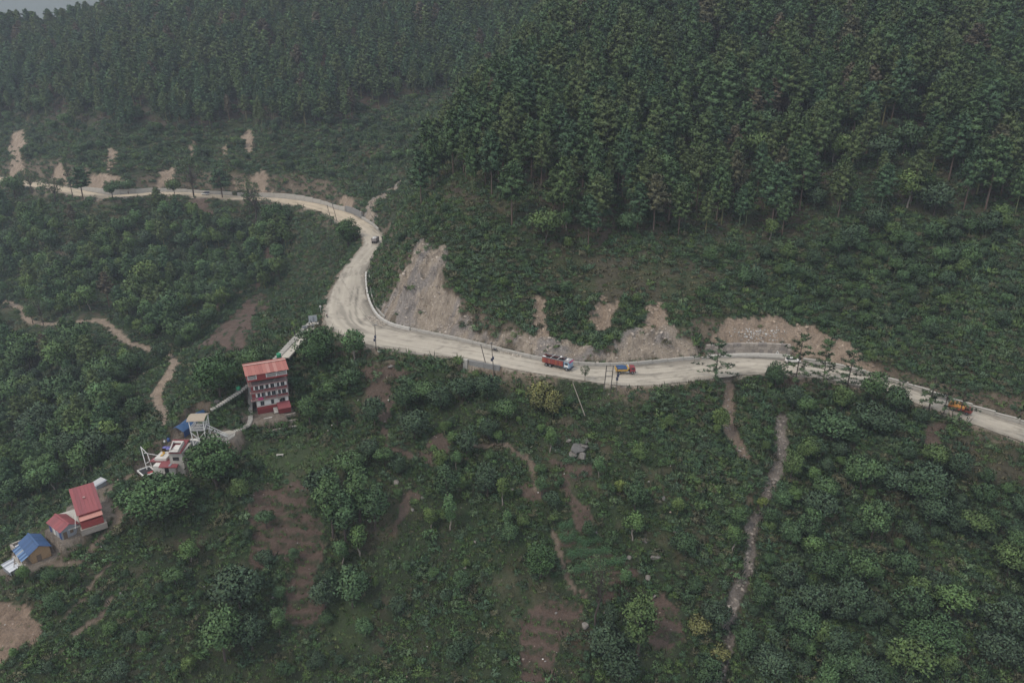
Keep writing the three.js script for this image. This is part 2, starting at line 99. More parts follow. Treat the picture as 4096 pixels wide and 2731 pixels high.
// ---------------------------------------------------------------- surveyed outlines on the ground, [x, z]
const LAND = {"cliff":[[-28.9,-223.6],[-30.8,-223],[-33.1,-222.2],[-34.3,-220.1],[-37.2,-220.8],[-38.7,-218.7],[-40,-216.7],[-41.2,-215.9],[-44.4,-221.5],[-44.9,-219.5],[-44.9,-215.9],[-41.9,-209.8],[-36.6,-204.1],[-30.3,-200.8],[-23.3,-197.3],[-16.4,-193.6],[-6.4,-187.4],[-5.4,-189],[-11.8,-193.4],[-13.6,-196.3],[-15.4,-199.7],[-18.8,-203.2],[-21.6,-205.8],[-20.6,-208.6],[-20.6,-212.7],[-23.4,-217.6],[-25.8,-221.3]],"greyrock":[[-26.8,-215.8],[-24.7,-214.5],[-23.5,-210.5],[-24.6,-208.5],[-27.1,-209.6],[-28.6,-213.1]],"cut1":[[-11.8,-191.9],[-3.9,-188.4],[0.1,-186.6],[4.4,-183.9],[10.8,-182.9],[17.1,-180.6],[23,-177.2],[28,-178.5],[33.5,-183.3],[36.9,-186.5],[45.8,-187.8],[48.4,-185.9],[54.6,-186.8],[55.8,-184.5],[46.4,-181.1],[38.8,-178.6],[28.4,-175.5],[16.9,-175.2],[8.7,-177.8],[0.1,-182.5],[-10.5,-189.5]],"scarB":[[6.1,-197.9],[8.4,-198],[10.2,-195.8],[9.7,-187.2],[10.1,-182.9],[6.5,-183.1],[6.2,-187.2]],"scarC":[[29.4,-200.4],[32.2,-198.5],[32.3,-195.5],[29.8,-190.3],[26.5,-184.1],[21.6,-186.4],[23.1,-191.2],[26.3,-196.7]],"scarD":[[39.3,-198.8],[42.4,-201],[45.2,-199.4],[46.1,-195.7],[45.6,-186.7],[36.9,-185.5],[39.3,-193.8]],"scarE":[[60.5,-191],[65.8,-194.4],[75.5,-196.8],[81.7,-198.3],[83,-195.1],[84.2,-192],[85.7,-193.3],[90,-192.9],[93.4,-189.3],[97.4,-181.7],[100.7,-176.3],[101.7,-171.8],[94.8,-177.7],[86.4,-183],[76.5,-185.4],[62.7,-185.1],[54.1,-183.3],[56.6,-185.5],[58.5,-187.9]],"farA":[[-373.9,-525.5],[-370.8,-529.7],[-362.6,-528.4],[-351.2,-512.3],[-341.9,-490.2],[-338.6,-482.9],[-329.3,-476],[-352.6,-487.9],[-356.8,-502.5]],"farB":[[-305,-462.8],[-304.7,-466.6],[-300.6,-467.6],[-293.1,-458.7],[-282.3,-452.4],[-275.3,-442.5],[-286.9,-448.5]],"farC":[[-266.7,-465],[-258.8,-464.7],[-253.4,-448],[-248.1,-432.3],[-257.5,-443.8]],"farBand":[[-264,-437.8],[-249.7,-430.2],[-238.3,-426],[-233.4,-424.9],[-253.1,-422.4],[-268,-434.3]],"farD":[[-210.1,-464.8],[-207.9,-466.8],[-205.4,-456.4],[-207.9,-453.4]],"farE":[[-190.7,-463.9],[-186.6,-466.6],[-185.3,-454]],"farF":[[-180.7,-475.7],[-173.8,-478.7],[-165.6,-453.4],[-169.4,-449.5],[-178.5,-463.8]],"farG":[[-224.2,-433.3],[-220.8,-438.6],[-214.6,-447.1],[-211,-435.5],[-223.4,-432.3]],"farH":[[-170.4,-426.6],[-160.9,-429.1],[-154.1,-432.9],[-148.1,-424.3],[-145.5,-421],[-159.6,-423.1],[-170.1,-425]],"gullyRock":[[-77.5,-361.2],[-77,-377],[-67.3,-383.9],[-62.6,-389.5],[-63.3,-380],[-71.2,-364.4],[-69.5,-344.4],[-75.8,-355]],"farI":[[-98.3,-388.6],[-96.4,-390.5],[-93.5,-390.5],[-87.7,-379.1],[-85,-372.2],[-92.3,-380]],"plough":[[-126.7,-324.3],[-119.2,-323.8],[-108.8,-291.5],[-101.5,-252.9],[-91.6,-228.5],[-94.2,-225],[-88.3,-211.6],[-102,-224.9],[-120.7,-244.4],[-128.4,-274],[-129.9,-297.4],[-127.1,-312.3]],"valleySoil1":[[-137.6,-375.9],[-133.5,-374.2],[-126.9,-356.2],[-128.1,-348.1],[-128,-335.3],[-131,-336.9],[-133.6,-357.7]],"valleySoil2":[[-155.5,-373.8],[-150.3,-369.9],[-141.5,-337.1],[-139.7,-312.9],[-136.5,-290],[-139.5,-293.2],[-148.4,-328.1],[-150.9,-355.5]],"valleySoil3":[[-190.5,-411.4],[-180.9,-410],[-176.6,-400.9],[-182.3,-396],[-190.1,-401.7]],"fieldA1":[[-64.6,-142.5],[-63.2,-146.2],[-57.6,-147.6],[-53,-150],[-50.4,-145.9],[-48,-141.2],[-51,-140.5],[-57,-140.1],[-59.4,-138.5],[-62.5,-137.8]],"fieldA2":[[-59.4,-138.5],[-55.6,-139.2],[-49.2,-139.5],[-46.2,-138.1],[-43,-133.4],[-43.8,-128.1],[-44.8,-124.4],[-39.9,-121.5],[-41.9,-118.6],[-48.1,-118.7],[-50.5,-124.5],[-49.3,-129.3],[-52.4,-132.6],[-57.9,-127.5],[-60.2,-130.4],[-62.1,-135]],"soil1":[[-25.3,-140.8],[-23,-142.1],[-22.9,-136],[-26.3,-131.9],[-27,-132.8],[-26,-136.4]],"soil2":[[-22.5,-152.4],[-18.2,-158.5],[-16.3,-151.6],[-17.9,-146.9],[-22.8,-148.1]],"soil3":[[-33.9,-161.3],[-30.3,-156.4],[-25,-153.7],[-22.6,-152.6],[-23.1,-150.8],[-28.3,-152.4],[-33,-157.1],[-36.3,-162.3]],"soil4":[[-42.4,-183],[-37.3,-180.7],[-34.1,-179],[-27.8,-177.7],[-28,-175.8],[-34.1,-176],[-32.2,-171.3],[-33.6,-162],[-37.8,-166.8],[-39.9,-172.8],[-40,-176.3],[-42.5,-180.7]],"fieldB":[[19,-120.4],[21.1,-121.1],[26,-121.5],[27.5,-120.2],[24.6,-119.3],[20,-118.8]],"fieldC":[[19.3,-117.4],[22.3,-118],[25.8,-118.2],[21.9,-116.2],[18.8,-115.3]],"fieldD":[[12.8,-118.3],[16.4,-117],[15.6,-116.3],[13.3,-116.6]],"fieldE":[[6.7,-116.1],[10.8,-116.1],[15.1,-114.4],[15.1,-110.7],[9.1,-109.6],[8.1,-105.2],[8.6,-102.5],[1,-103.2],[1.9,-108.9],[1.9,-114.5]],"fieldF":[[28.3,-115.9],[31.2,-117.2],[35.1,-114.2],[35,-110.6],[34.1,-107.4],[28.9,-106.2],[27.2,-108.5],[29,-111.9]],"soil5":[[11.2,-140],[13.4,-139.1],[14.4,-135.9],[17.8,-133.1],[18.1,-129.9],[16.3,-129],[14.1,-131.6],[11.8,-134.4],[10.8,-138]],"soil6":[[1.9,-139.4],[7.2,-139.6],[8.9,-137.8],[5.9,-136],[3,-136.9]],"soil7":[[8.7,-143.7],[13.9,-143.5],[19.1,-142.1],[19.2,-139.6],[14.8,-139.3],[11.4,-141.2]],"slide":[[-113.2,-118.8],[-109.3,-117.8],[-106.2,-118.4],[-102.1,-116.7],[-99.2,-114.1],[-97,-113.9],[-97.3,-112],[-97,-109.4],[-99.5,-107.1],[-101.4,-105],[-103.8,-104]],"bareR1":[[102.5,-150.4],[105,-150.6],[105.7,-148.3],[101,-144.6],[98,-144.4]],"dryR":[[104.6,-144.6],[110.1,-144.5],[115.3,-139.3],[115.9,-135.9],[112.4,-132.2],[107,-132.9],[102.9,-135.5],[102.1,-140.7]],"dryR2":[[73.6,-171],[77.1,-171.4],[77.9,-169.3],[74.3,-168.6]],"meadow":[[13.5,-209.6],[28,-213.7],[48.5,-216.1],[64.6,-215],[63.6,-207.1],[53.1,-198.1],[33.8,-196],[22.8,-198.6],[7.8,-202.1]],"corn1":[[10.4,-130],[13.6,-130.3],[13.5,-128.6],[10.7,-128.6]],"corn2":[[10.6,-127.8],[14,-128.1],[13.9,-126.4],[10.9,-126]],"corn3":[[14.5,-127.2],[19.5,-127.3],[20,-126.3],[15,-126]],"corn4":[[11.7,-124],[15.5,-125.5],[21.8,-125],[21.7,-124.1],[16.5,-123.8],[12,-122.8]],"corn5":[[12.5,-121.1],[16.4,-122.6],[24.6,-123.2],[24.7,-122.2],[19,-121.3],[13.5,-120.1]],"grassA":[[-69.7,-161.6],[-61.4,-166.6],[-49.8,-161.9],[-49.1,-153.4],[-60.6,-152.6],[-67.5,-154.6]],"grassB":[[-37,-123],[-29.8,-119.8],[-30,-113.9],[-38.1,-113.9],[-40.7,-118.4]],"track":[[-287.9,-349.2,-20.9],[-270.1,-342.4,-22.3],[-259.2,-338.7,-22.2],[-245.6,-327.1,-23],[-236.7,-318.3,-25.7],[-217.5,-306.5,-22.8],[-204.6,-303.4,-20.8],[-193.6,-304.9,-20.5],[-185.1,-297.8,-21],[-167.9,-276.8,-20.4],[-158.6,-272.8,-21.5],[-149.3,-268.9,-22.3],[-137,-256.6,-20.3],[-124.2,-233.7,-13.8],[-122.8,-222.3,-15.5],[-123.6,-215.8,-18.3],[-118,-207.7,-18.3],[-94.1,-167.1,-4.3]],"footpath":[[-99.5,-148.3,-11.7],[-99.6,-145.1,-12.5],[-98.2,-142.1,-13.6],[-94.2,-139.6,-14.2],[-93.1,-137.7,-14.9],[-94.1,-135.6,-16],[-95.9,-133.4,-17.4],[-96.5,-130.5,-18.4],[-98.1,-127.5,-19.3],[-101.5,-127.1,-19.6],[-104.1,-127.5,-19.4]],"thinpath":[[-91,-128.1,-19.9],[-91.5,-127.4,-20.2],[-92.6,-122.6,-21.4],[-92.5,-119.3,-22.6],[-94.3,-115.4,-23.8]],"thinpath2":[[-87.1,-119.7,-23],[-87.2,-116.2,-24.1],[-90.7,-112.3,-25.3]],"spurpath":[[-93.5,-150.1,-9],[-96.9,-149,-10.5],[-99.5,-148.3,-11.7]],"cornpath":[[9.2,-129.1,-12.1],[10,-126.6,-13.8],[11.2,-122.4,-16.1],[12.7,-118.6,-18.6],[15.3,-116.6,-19.6]],"sidepath":[[-11.2,-152.1,-3.7],[-8.7,-152.3,-3.4],[-1.4,-151,-2.3],[2.1,-147.4,-2.8],[4.9,-144.1,-3.8],[5,-141.7,-5.2],[5.6,-138.7,-7]],"creek1":[[58.2,-168.2,7.1],[57.6,-163.3,4],[55.3,-158.7,2.3],[55.9,-153.3,0],[56.5,-149.5,-1.3],[56.7,-147.8,-2.1]],"creek2":[[70.2,-160.3,2.7],[68,-153.3,0],[67.1,-149.7,-1.4],[64.8,-145.3,-3.2],[62.1,-141.2,-5.1],[57.8,-134.4,-8.2],[54,-130.2,-10.6],[52.9,-126.2,-12.9],[50.7,-121,-15.5],[47.2,-117.1,-17.6],[44.9,-112.8,-19.8],[43.2,-107.5,-22.4],[41,-103.3,-24.6],[39.3,-100.2,-26.4]],"pineR":[[-59.6,-358.9,27.6],[-52.7,-358.1,31.6],[-31.6,-251,43.4],[-16.3,-224.9,41.5],[-3.9,-221.2,39.7],[12.1,-215.4,36],[28,-213.7,32.3],[48.5,-216.1,30.9],[71.5,-227.3,34.4],[87.9,-225.9,33.8],[104.5,-227.4,38.6],[119,-223.3,39.3],[131.9,-216.8,38.1],[158.5,-210.9,41.6]],"pineL":[[-407.1,-552.8,56.7],[-391.1,-545.9,55.1],[-334.3,-516.5,54.8],[-260.8,-480.6,54.9],[-191.8,-476.4,55.1],[-157.1,-474.5,60],[-122,-466.3,58.8],[-90.8,-476.1,64.7],[-75.1,-484.5,72.4]],"valley":[[-358.6,-461.3],[-254.4,-401],[-213.8,-413.2],[-154.2,-405.2],[-128.7,-393.4],[-116.5,-374.5],[-119.7,-358.7],[-117.3,-334.9],[-131.5,-330.8],[-132.9,-289.5],[-127.2,-252.3],[-141.4,-268],[-160.9,-277.7],[-188.8,-304.7],[-239.9,-319.6],[-284,-347.2]],"valleyLow":[[-275.9,-334.7],[-238.8,-315.7],[-185.8,-296.8],[-157.1,-269.7],[-125.5,-232.2],[-127.5,-220.2],[-121.6,-207.7],[-94.5,-164.1],[-98,-159.5],[-131.5,-178.5],[-141.5,-175.2],[-152.3,-173.2],[-166.4,-180.7]],"lowRight":[[60.5,-162.6],[71.5,-168],[84.2,-168.4],[102.2,-152.1],[97.1,-141.1],[116.3,-127],[96.8,-93.3],[42.8,-97.4],[50.5,-117],[57.7,-129.5],[66.8,-144.3],[70.4,-155.3]]};
const COVER = [ // outline, kind of ground, roughness of its edge
  ['cliff', 'rock', 2.5], ['cut1', 'rock', 3], ['scarB', 'scar', 1.5], ['scarC', 'scar', 1.5], ['scarD', 'scar', 1.5], ['scarE', 'scar', 2],
  ['farA', 'scar', 3], ['farB', 'scar', 3], ['farC', 'scar', 3], ['farBand', 'scar', 3], ['farD', 'scar', 3], ['farE', 'scar', 3], ['farF', 'scar', 3], ['farG', 'scar', 3], ['farH', 'scar', 3], ['farI', 'scar', 3], ['gullyRock', 'rock', 3],
  ['plough', 'field', 1.5], ['fieldA1', 'field', 1.6], ['fieldA2', 'field', 1.6], ['fieldB', 'field', 0.8], ['fieldC', 'field', 0.8], ['fieldD', 'field', 0.8], ['fieldE', 'field', 1.2], ['fieldF', 'field', 1.2],
  ['soil1', 'soil', 2.5], ['soil2', 'soil', 2.5], ['soil3', 'soil', 2.5], ['soil4', 'soil', 3], ['soil5', 'soil', 2], ['soil6', 'soil', 2.5], ['soil7', 'soil', 2.5], ['valleySoil1', 'soil', 3], ['valleySoil2', 'soil', 3], ['valleySoil3', 'soil', 3], ['bareR1', 'soil', 2.5], ['dryR2', 'soil', 1.5],
  ['slide', 'slide', 2], ['dryR', 'dry', 4], ['meadow', 'dry', 5], ['corn1', 'tilth', 0.4], ['corn2', 'tilth', 0.4], ['corn3', 'tilth', 0.4], ['corn4', 'tilth', 0.4], ['corn5', 'tilth', 0.4], ['grassA', 'lawn', 3], ['grassB', 'lawn', 3],
].map(([n, kind, rag]) => ({ p: LAND[n], b: polyBox(LAND[n]), kind, rag, n }));
const TRACK = LAND.track.map(p => [...p, 1.9]), nearTrack = chain(TRACK);
const PATHS = [[LAND.footpath, 0.9], [LAND.thinpath, 0.4], [LAND.thinpath2, 0.6], [LAND.spurpath, 0.8], [LAND.cornpath, 0.5], [LAND.sidepath, 0.6]].map(([p, w]) => ({ near: chain(p.map(q => [...q, w])), w }));
const CREEKS = [[LAND.creek1, 1.5, 1.8, 'gully'], [LAND.creek2, 1.15, 2.6, 'creek']].map(([p, w, deep, kind]) => ({ near: chain(p.map(q => [...q, w])), w, deep, kind }));
// levelled ground: centre x, z, half length, half depth, turn (radians about y), height, blend
const PADS = [
  [-69.2, -176.6, 4.9, 4.6, 0.464, -4.3, 1.6], [-68.3, -169.6, 5.4, 1.5, 0.464, -4.4, 1.2],
  [-75.5, -158.9, 3.8, 3.0, 0.1, -4.15, 1.0], [-86.0, -153.6, 4.8, 4.7, 0, -11.3, 0.8], [-86.2, -164.6, 2.8, 5.6, -0.22, -5.6, 1.5], [-93.0, -153.6, 3.0, 3.4, -0.7, -11.4, 1.0],
  [-101.6, -140.0, 3.8, 5.6, 0.68, -14.2, 1.2], [-104.2, -134.4, 4.6, 3.0, -0.6, -16.0, 1.2], [-108.7, -130.3, 5.0, 3.4, -0.7, -19.0, 1.2], [-112.2, -127.0, 3.0, 2.2, -0.6, -21.3, 1.0], [-103.4, -148.4, 2.4, 2.2, -0.5, -12.6, 1.0],
];
function coverAt(x, z) {
  const a = (fbm(x / 3.1, z / 3.1, 3) - 0.5) * 2, b = (fbm(x / 3.1 + 70, z / 3.1 + 31, 3) - 0.5) * 2;
  let kind = null, deep = 0, name = null;
  for (const c of COVER) {
    const q = c.b; if (x < q[0] - 3 || x > q[2] + 3 || z < q[1] - 3 || z > q[3] + 3) continue;
    const X = x + a * c.rag, Z = z + b * c.rag;
    if (inPoly(c.p, X, Z)) { kind = c.kind; name = c.n; deep = polyDist(c.p, X, Z, true); }
  }
  return { kind, deep, name };
}
function padAt(x, z) { let best = null; for (const p of PADS) { const c = Math.cos(p[4]), s = Math.sin(p[4]), dx = x - p[0], dz = z - p[1], u = Math.abs(c * dx - s * dz) - p[2], v = Math.abs(s * dx + c * dz) - p[3], d = Math.max(u, v, 0); if (d < p[6] && (!best || d < best.d)) best = { d, y: p[5], k: 1 - smooth(0, p[6], d) }; } return best; }
// height of the ground and what lies there
function groundAt(x, z) {
  let y = natural(x, z), kind = null, road = null, riser = false;
  const c = coverAt(x, z); kind = c.kind;
  if (kind === 'field' || kind === 'tilth') { // hand-cut terraces
    const step = c.name === 'plough' ? 2.2 : 1.7, w = smooth(0, 1.2, c.deep), k = (y + (fbm(x / 6, z / 6, 2) - 0.5) * 1.2) / step, f = k - Math.floor(k);
    riser = f > 0.62 && c.deep > 0.3; y += w * step * ((0.25 * f + 0.75 * smooth(0.68, 0.98, f)) - f) + (fbm(x / 0.8, z / 0.8, 2) - 0.5) * 0.16;
  }
  const r = nearRoad(x, z);
  if (r) { const e = Math.max(0, r.d - r.w - (r.side > 0 ? 0.9 + 2.6 * smooth(61, 64, r.s) * smooth(89, 86, r.s) + 1.2 * smooth(195, 205, r.s) * smooth(268, 262, r.s) + 0.8 * smooth(325, 335, r.s) : 0.5 - 0.35 * smooth(145, 147, r.s) * smooth(160, 158, r.s))); y = clamp(y, r.y - 0.05 - (r.side < 0 ? lerp(0.9, 3.5, smooth(145, 147, r.s) * smooth(160, 158, r.s) * smooth(3, 1, e)) : 0.9) * e, r.y - 0.05 + 1.55 * e); if (r.d < r.w + 0.2 + 2.2 * (fbm(x / 2.5, z / 2.5, 3) - 0.3)) kind = 'road'; road = r; if (r.d < r.w + 0.2) y = r.y - 0.3; }
  const rocky = kind === 'rock' ? 1 : kind === 'scar' ? 0.55 : kind === 'slide' ? 0.45 : 0;
  if (rocky) { const w = rocky * smooth(0, 1.5, c.deep); const n1 = Math.abs(fbm(x / 5 + z / 9, z / 4, 4) - 0.5), n2 = Math.abs(fbm(x / 1.6, z / 1.6 + 12, 3) - 0.5); const toe = road ? smooth(0.6, 4, road.d - road.w - 1.2) : 1; const n3 = Math.abs(fbm(x / 2.2 + 31, z / 9, 3) - 0.5); y += w * toe * (1.5 - 9 * n1 - 4.5 * n2 - 5 * n3); if (road) y = Math.max(y, road.y - 0.1); }
  const t = nearTrack(x, z);
  if (t) { const e = Math.max(0, t.d - t.w); y = clamp(y, t.y - 0.8 * e, t.y + 0.9 * e); if (t.d < t.w + (fbm(x, z, 2) - 0.5) * 0.9) kind = 'track'; }
  for (const k of CREEKS) { const q = k.near(x, z); if (q) { const w = k.w * (0.7 + 0.9 * fbm(x / 4, z / 4, 2)), e = q.d / (w * 3.2); if (e < 1) y -= k.deep * (1 - e * e) ** 2; if (q.d < w) kind = k.kind; } }
  for (const k of PATHS) { const q = k.near(x, z); if (q && q.d < k.w * (0.6 + 0.9 * fbm(x / 1.5, z / 1.5, 2))) { kind = 'path'; y -= 0.12; } }
  const p = padAt(x, z); if (p) { y = lerp(y, p.y, p.k); if (p.k > 0.6) kind = 'pad'; }
  return { y, kind, road, riser };
}
const height = (x, z) => groundAt(x, z).y;

const SOILS = { rock: [0.36, 0.3, 0.238], scar: [0.33, 0.255, 0.19], soil: [0.125, 0.088, 0.066], field: [0.125, 0.084, 0.064], tilth: [0.13, 0.092, 0.065], slide: [0.27, 0.195, 0.14], dry: [0.082, 0.074, 0.045], track: [0.33, 0.255, 0.19], path: [0.21, 0.162, 0.12], pad: [0.25, 0.21, 0.17], creek: [0.2, 0.175, 0.155], gully: [0.24, 0.18, 0.135], road: [0.36, 0.31, 0.25], lawn: [0.05, 0.075, 0.028] };
const pineLineR = x => { const p = LAND.pineR; for (let i = 2; i < p.length - 1; i++) if (x <= p[i + 1][0]) return lerp(p[i][1], p[i + 1][1], clamp((x - p[i][0]) / (p[i + 1][0] - p[i][0]), 0, 1)); return p[p.length - 1][1]; };
const pineLineL = x => { const p = LAND.pineL; for (let i = 0; i < p.length - 1; i++) if (x <= p[i + 1][0]) return lerp(p[i][1], p[i + 1][1], clamp((x - p[i][0]) / (p[i + 1][0] - p[i][0]), 0, 1)); return p[p.length - 1][1]; };
// how deep inside the pine woods (metres up the slope from their lower edge), negative outside
function pineDepth(x, z) { const n = (fbm(x / 14, z / 14, 3) - 0.5) * 22; return (x > -34 ? pineLineR(x) - z : x < -66 ? pineLineL(x) - z : Math.min(pineLineL(x), lerp(-470, -252, smooth(-66, -34, x))) - z) + n; }
function groundColor(x, z, g, slope, out) {
  const n1 = fbm(x / 7, z / 7, 4), n2 = fbm(x / 1.3 + 9, z / 1.3, 3), n3 = fbm(x / 27 + 3, z / 27, 3);
  let r, gg, b;
  if (g.kind && SOILS[g.kind]) {
    [r, gg, b] = SOILS[g.kind];
    if (g.kind === 'rock') { const grey = 0.75 * smooth(0.53, 0.68, fbm(x / 5 + z / 6 + 40, z / 5, 3)), dark = smooth(0.6, 0.75, fbm(x / 2, z / 2 + 90, 3)); r = lerp(r, 0.26, grey); gg = lerp(gg, 0.24, grey); b = lerp(b, 0.23, grey); const k = 1 - 0.35 * dark; r *= k; gg *= k; b *= k; }
    if (g.kind === 'dry') { const k = smooth(0.42, 0.6, n1); r = lerp(r, 0.055, k); gg = lerp(gg, 0.068, k); b = lerp(b, 0.028, k); }
    if (g.kind === 'creek') { const k = n2; r *= 0.6 + k; gg *= 0.6 + k; b *= 0.6 + k; }
    if (g.riser) { const k = smooth(0.3, 0.55, n2); r = lerp(r, 0.05, k); gg = lerp(gg, 0.055, k); b = lerp(b, 0.028, k); }
    const k = (0.72 + 0.4 * n2 + 0.16 * n1) ; r *= k; gg *= k; b *= k;
  } else {
    const pine = smooth(-2, 14, pineDepth(x, z)) * smooth(0.38, 0.6, fbm(x / 11 + 20, z / 11, 3));
    const bare = smooth(0.52, 0.68, n1 * 0.7 + n3 * 0.3) * 0.9;
    r = lerp(0.032, 0.085, bare); gg = lerp(0.044, 0.068, bare); b = lerp(0.019, 0.045, bare);
    const lush = smooth(0.5, 0.62, n3); gg *= 1.1 + 0.16 * lush;
    const ol = smooth(0.5, 0.7, fbm(x / 4, z / 4 + 50, 3)); r *= 1 + 0.25 * ol;
    r = lerp(r, 0.07, pine); gg = lerp(gg, 0.052, pine); b = lerp(b, 0.036, pine);
    if (g.road && g.road.d < g.road.w + 7 && g.road.side < 0) { const k = smooth(7, 0.5, g.road.d - g.road.w) * smooth(0.35, 0.6, n1); r = lerp(r, 0.24, k); gg = lerp(gg, 0.19, k); b = lerp(b, 0.14, k); }
    if (slope > 1.15) { const k = smooth(1.15, 1.6, slope) * 0.8; r = lerp(r, 0.2, k); gg = lerp(gg, 0.155, k); b = lerp(b, 0.115, k); }
    const k = 0.72 + 0.56 * n2; r *= k; gg *= k; b *= k;
  }
  out[0] = r; out[1] = gg; out[2] = b;
}
// fine grain shared by earth surfaces: colour speckle and relief
function grain(seed, lo, hi, coarse) {
  const N = 512, d = new Uint8Array(N * N * 4), R = rng(seed), base = new Float32Array(N * N);
  const oct = [[8, 0.25 * coarse], [32, 0.3 * coarse], [128, 0.35], [512, 0.3]];
  for (const [f, a] of oct) { const g = new Float32Array(f * f); for (let i = 0; i < g.length; i++) g[i] = R(); for (let y = 0; y < N; y++) for (let x = 0; x < N; x++) { const u = x * f / N, v = y * f / N, i = Math.floor(u), j = Math.floor(v), s = u - i, t = v - j, i2 = (i + 1) % f, j2 = (j + 1) % f; base[y * N + x] += a * lerp(lerp(g[j * f + i], g[j * f + i2], s), lerp(g[j2 * f + i], g[j2 * f + i2], s), t); } }
  const tot = oct.reduce((s, o) => s + o[1], 0);
  for (let i = 0; i < N * N; i++) { const v = clamp(lerp(lo, hi, clamp((base[i] / tot - 0.5) * 1.8 + 0.5, 0, 1)), 0, 1) * 255; d[i * 4] = d[i * 4 + 1] = d[i * 4 + 2] = v; d[i * 4 + 3] = 255; }
  const t = new THREE.DataTexture(d, N, N); t.wrapS = t.wrapT = THREE.RepeatWrapping; t.magFilter = THREE.LinearFilter; t.minFilter = THREE.LinearFilter; t.needsUpdate = true; return t;
}
const earthTone = grain(3, 0.42, 1, 1); earthTone.colorSpace = THREE.NoColorSpace;
const earthRelief = grain(4, 0, 1, 1);
const earth = new THREE.MeshStandardMaterial({ vertexColors: true, roughness: 1, map: earthTone, bumpMap: earthRelief, bumpScale: 0.45 }); earth.color.setRGB(1.38, 1.38, 1.38);

function steps(list) { const o = []; for (const [a, b, s] of list) { const n = Math.max(1, Math.round((b - a) / s)); for (let i = 0; i < n; i++) o.push(a + (b - a) * i / n); } o.push(list[list.length - 1][1]); return o; }
{
  const xs = steps([[-640, -380, 6], [-380, -150, 1.4], [-150, 140, 0.6], [140, 180, 1.5], [180, 440, 6]]), zs = steps([[-900, -560, 6], [-560, -460, 2], [-460, -260, 1.1], [-260, -92, 0.6], [-92, -60, 2], [-60, 60, 8]]);
  const nx = xs.length, nz = zs.length, pos = new Float32Array(nx * nz * 3), col = new Float32Array(nx * nz * 3), uv = new Float32Array(nx * nz * 2), G = new Array(nx * nz);
  for (let j = 0; j < nz; j++) for (let i = 0; i < nx; i++) { const k = j * nx + i, g = groundAt(xs[i], zs[j]); G[k] = g; pos[k * 3] = xs[i]; pos[k * 3 + 1] = g.y; pos[k * 3 + 2] = zs[j]; uv[k * 2] = xs[i] / 9; uv[k * 2 + 1] = zs[j] / 9; }
  const c = [0, 0, 0];
  for (let j = 0; j < nz; j++) for (let i = 0; i < nx; i++) { const k = j * nx + i, i0 = Math.max(0, i - 1), i1 = Math.min(nx - 1, i + 1), j0 = Math.max(0, j - 1), j1 = Math.min(nz - 1, j + 1); const sx = (G[j * nx + i1].y - G[j * nx + i0].y) / (xs[i1] - xs[i0]), sz = (G[j1 * nx + i].y - G[j0 * nx + i].y) / (zs[j1] - zs[j0]); groundColor(xs[i], zs[j], G[k], Math.hypot(sx, sz), c); col.set(c, k * 3); }
  const idx = new Uint32Array((nx - 1) * (nz - 1) * 6); let q = 0;
  for (let j = 0; j < nz - 1; j++) for (let i = 0; i < nx - 1; i++) { const a = j * nx + i, b = a + 1, d = a + nx, e = d + 1; if ((i + j) & 1) idx.set([a, d, b, b, d, e], q); else idx.set([a, d, e, a, e, b], q); q += 6; }
  const geo = new THREE.BufferGeometry(); geo.setAttribute('position', new THREE.BufferAttribute(pos, 3)); geo.setAttribute('color', new THREE.BufferAttribute(col, 3)); geo.setAttribute('uv', new THREE.BufferAttribute(uv, 2)); geo.setIndex(new THREE.BufferAttribute(idx, 1)); geo.computeVertexNormals();
  const m = new THREE.Mesh(geo, earth); m.name = 'terrain'; m.userData = { kind: 'structure', label: 'steep mountainside with terraced fields, bare earth scars and a wooded valley', category: 'terrain' }; m.receiveShadow = m.castShadow = true; scene.add(m);
  console.log('terrain', nx, nz);
}

// ---------------------------------------------------------------- plants
const TAKEN = {};
function numbered(n) { const k = TAKEN[n] = (TAKEN[n] ?? -1) + 1; return k ? n + '_' + String(k).padStart(3, '0') : n; }
function thing(name, label, category, at = [0, 0, 0], turn = 0, group) { const o = new THREE.Group(); o.name = numbered(name); o.position.set(...at); o.rotation.y = turn; o.userData = { label, category }; if (group) o.userData.group = group; scene.add(o); return o; }
function part(name, geo, m, parent, label) { const o = new THREE.Mesh(geo, m); o.name = name; o.castShadow = o.receiveShadow = true; if (label) o.userData.label = label; parent.add(o); return o; }
function tag(o, label, category, group) { o.userData = { label, category }; if (group) o.userData.group = group; return o; }

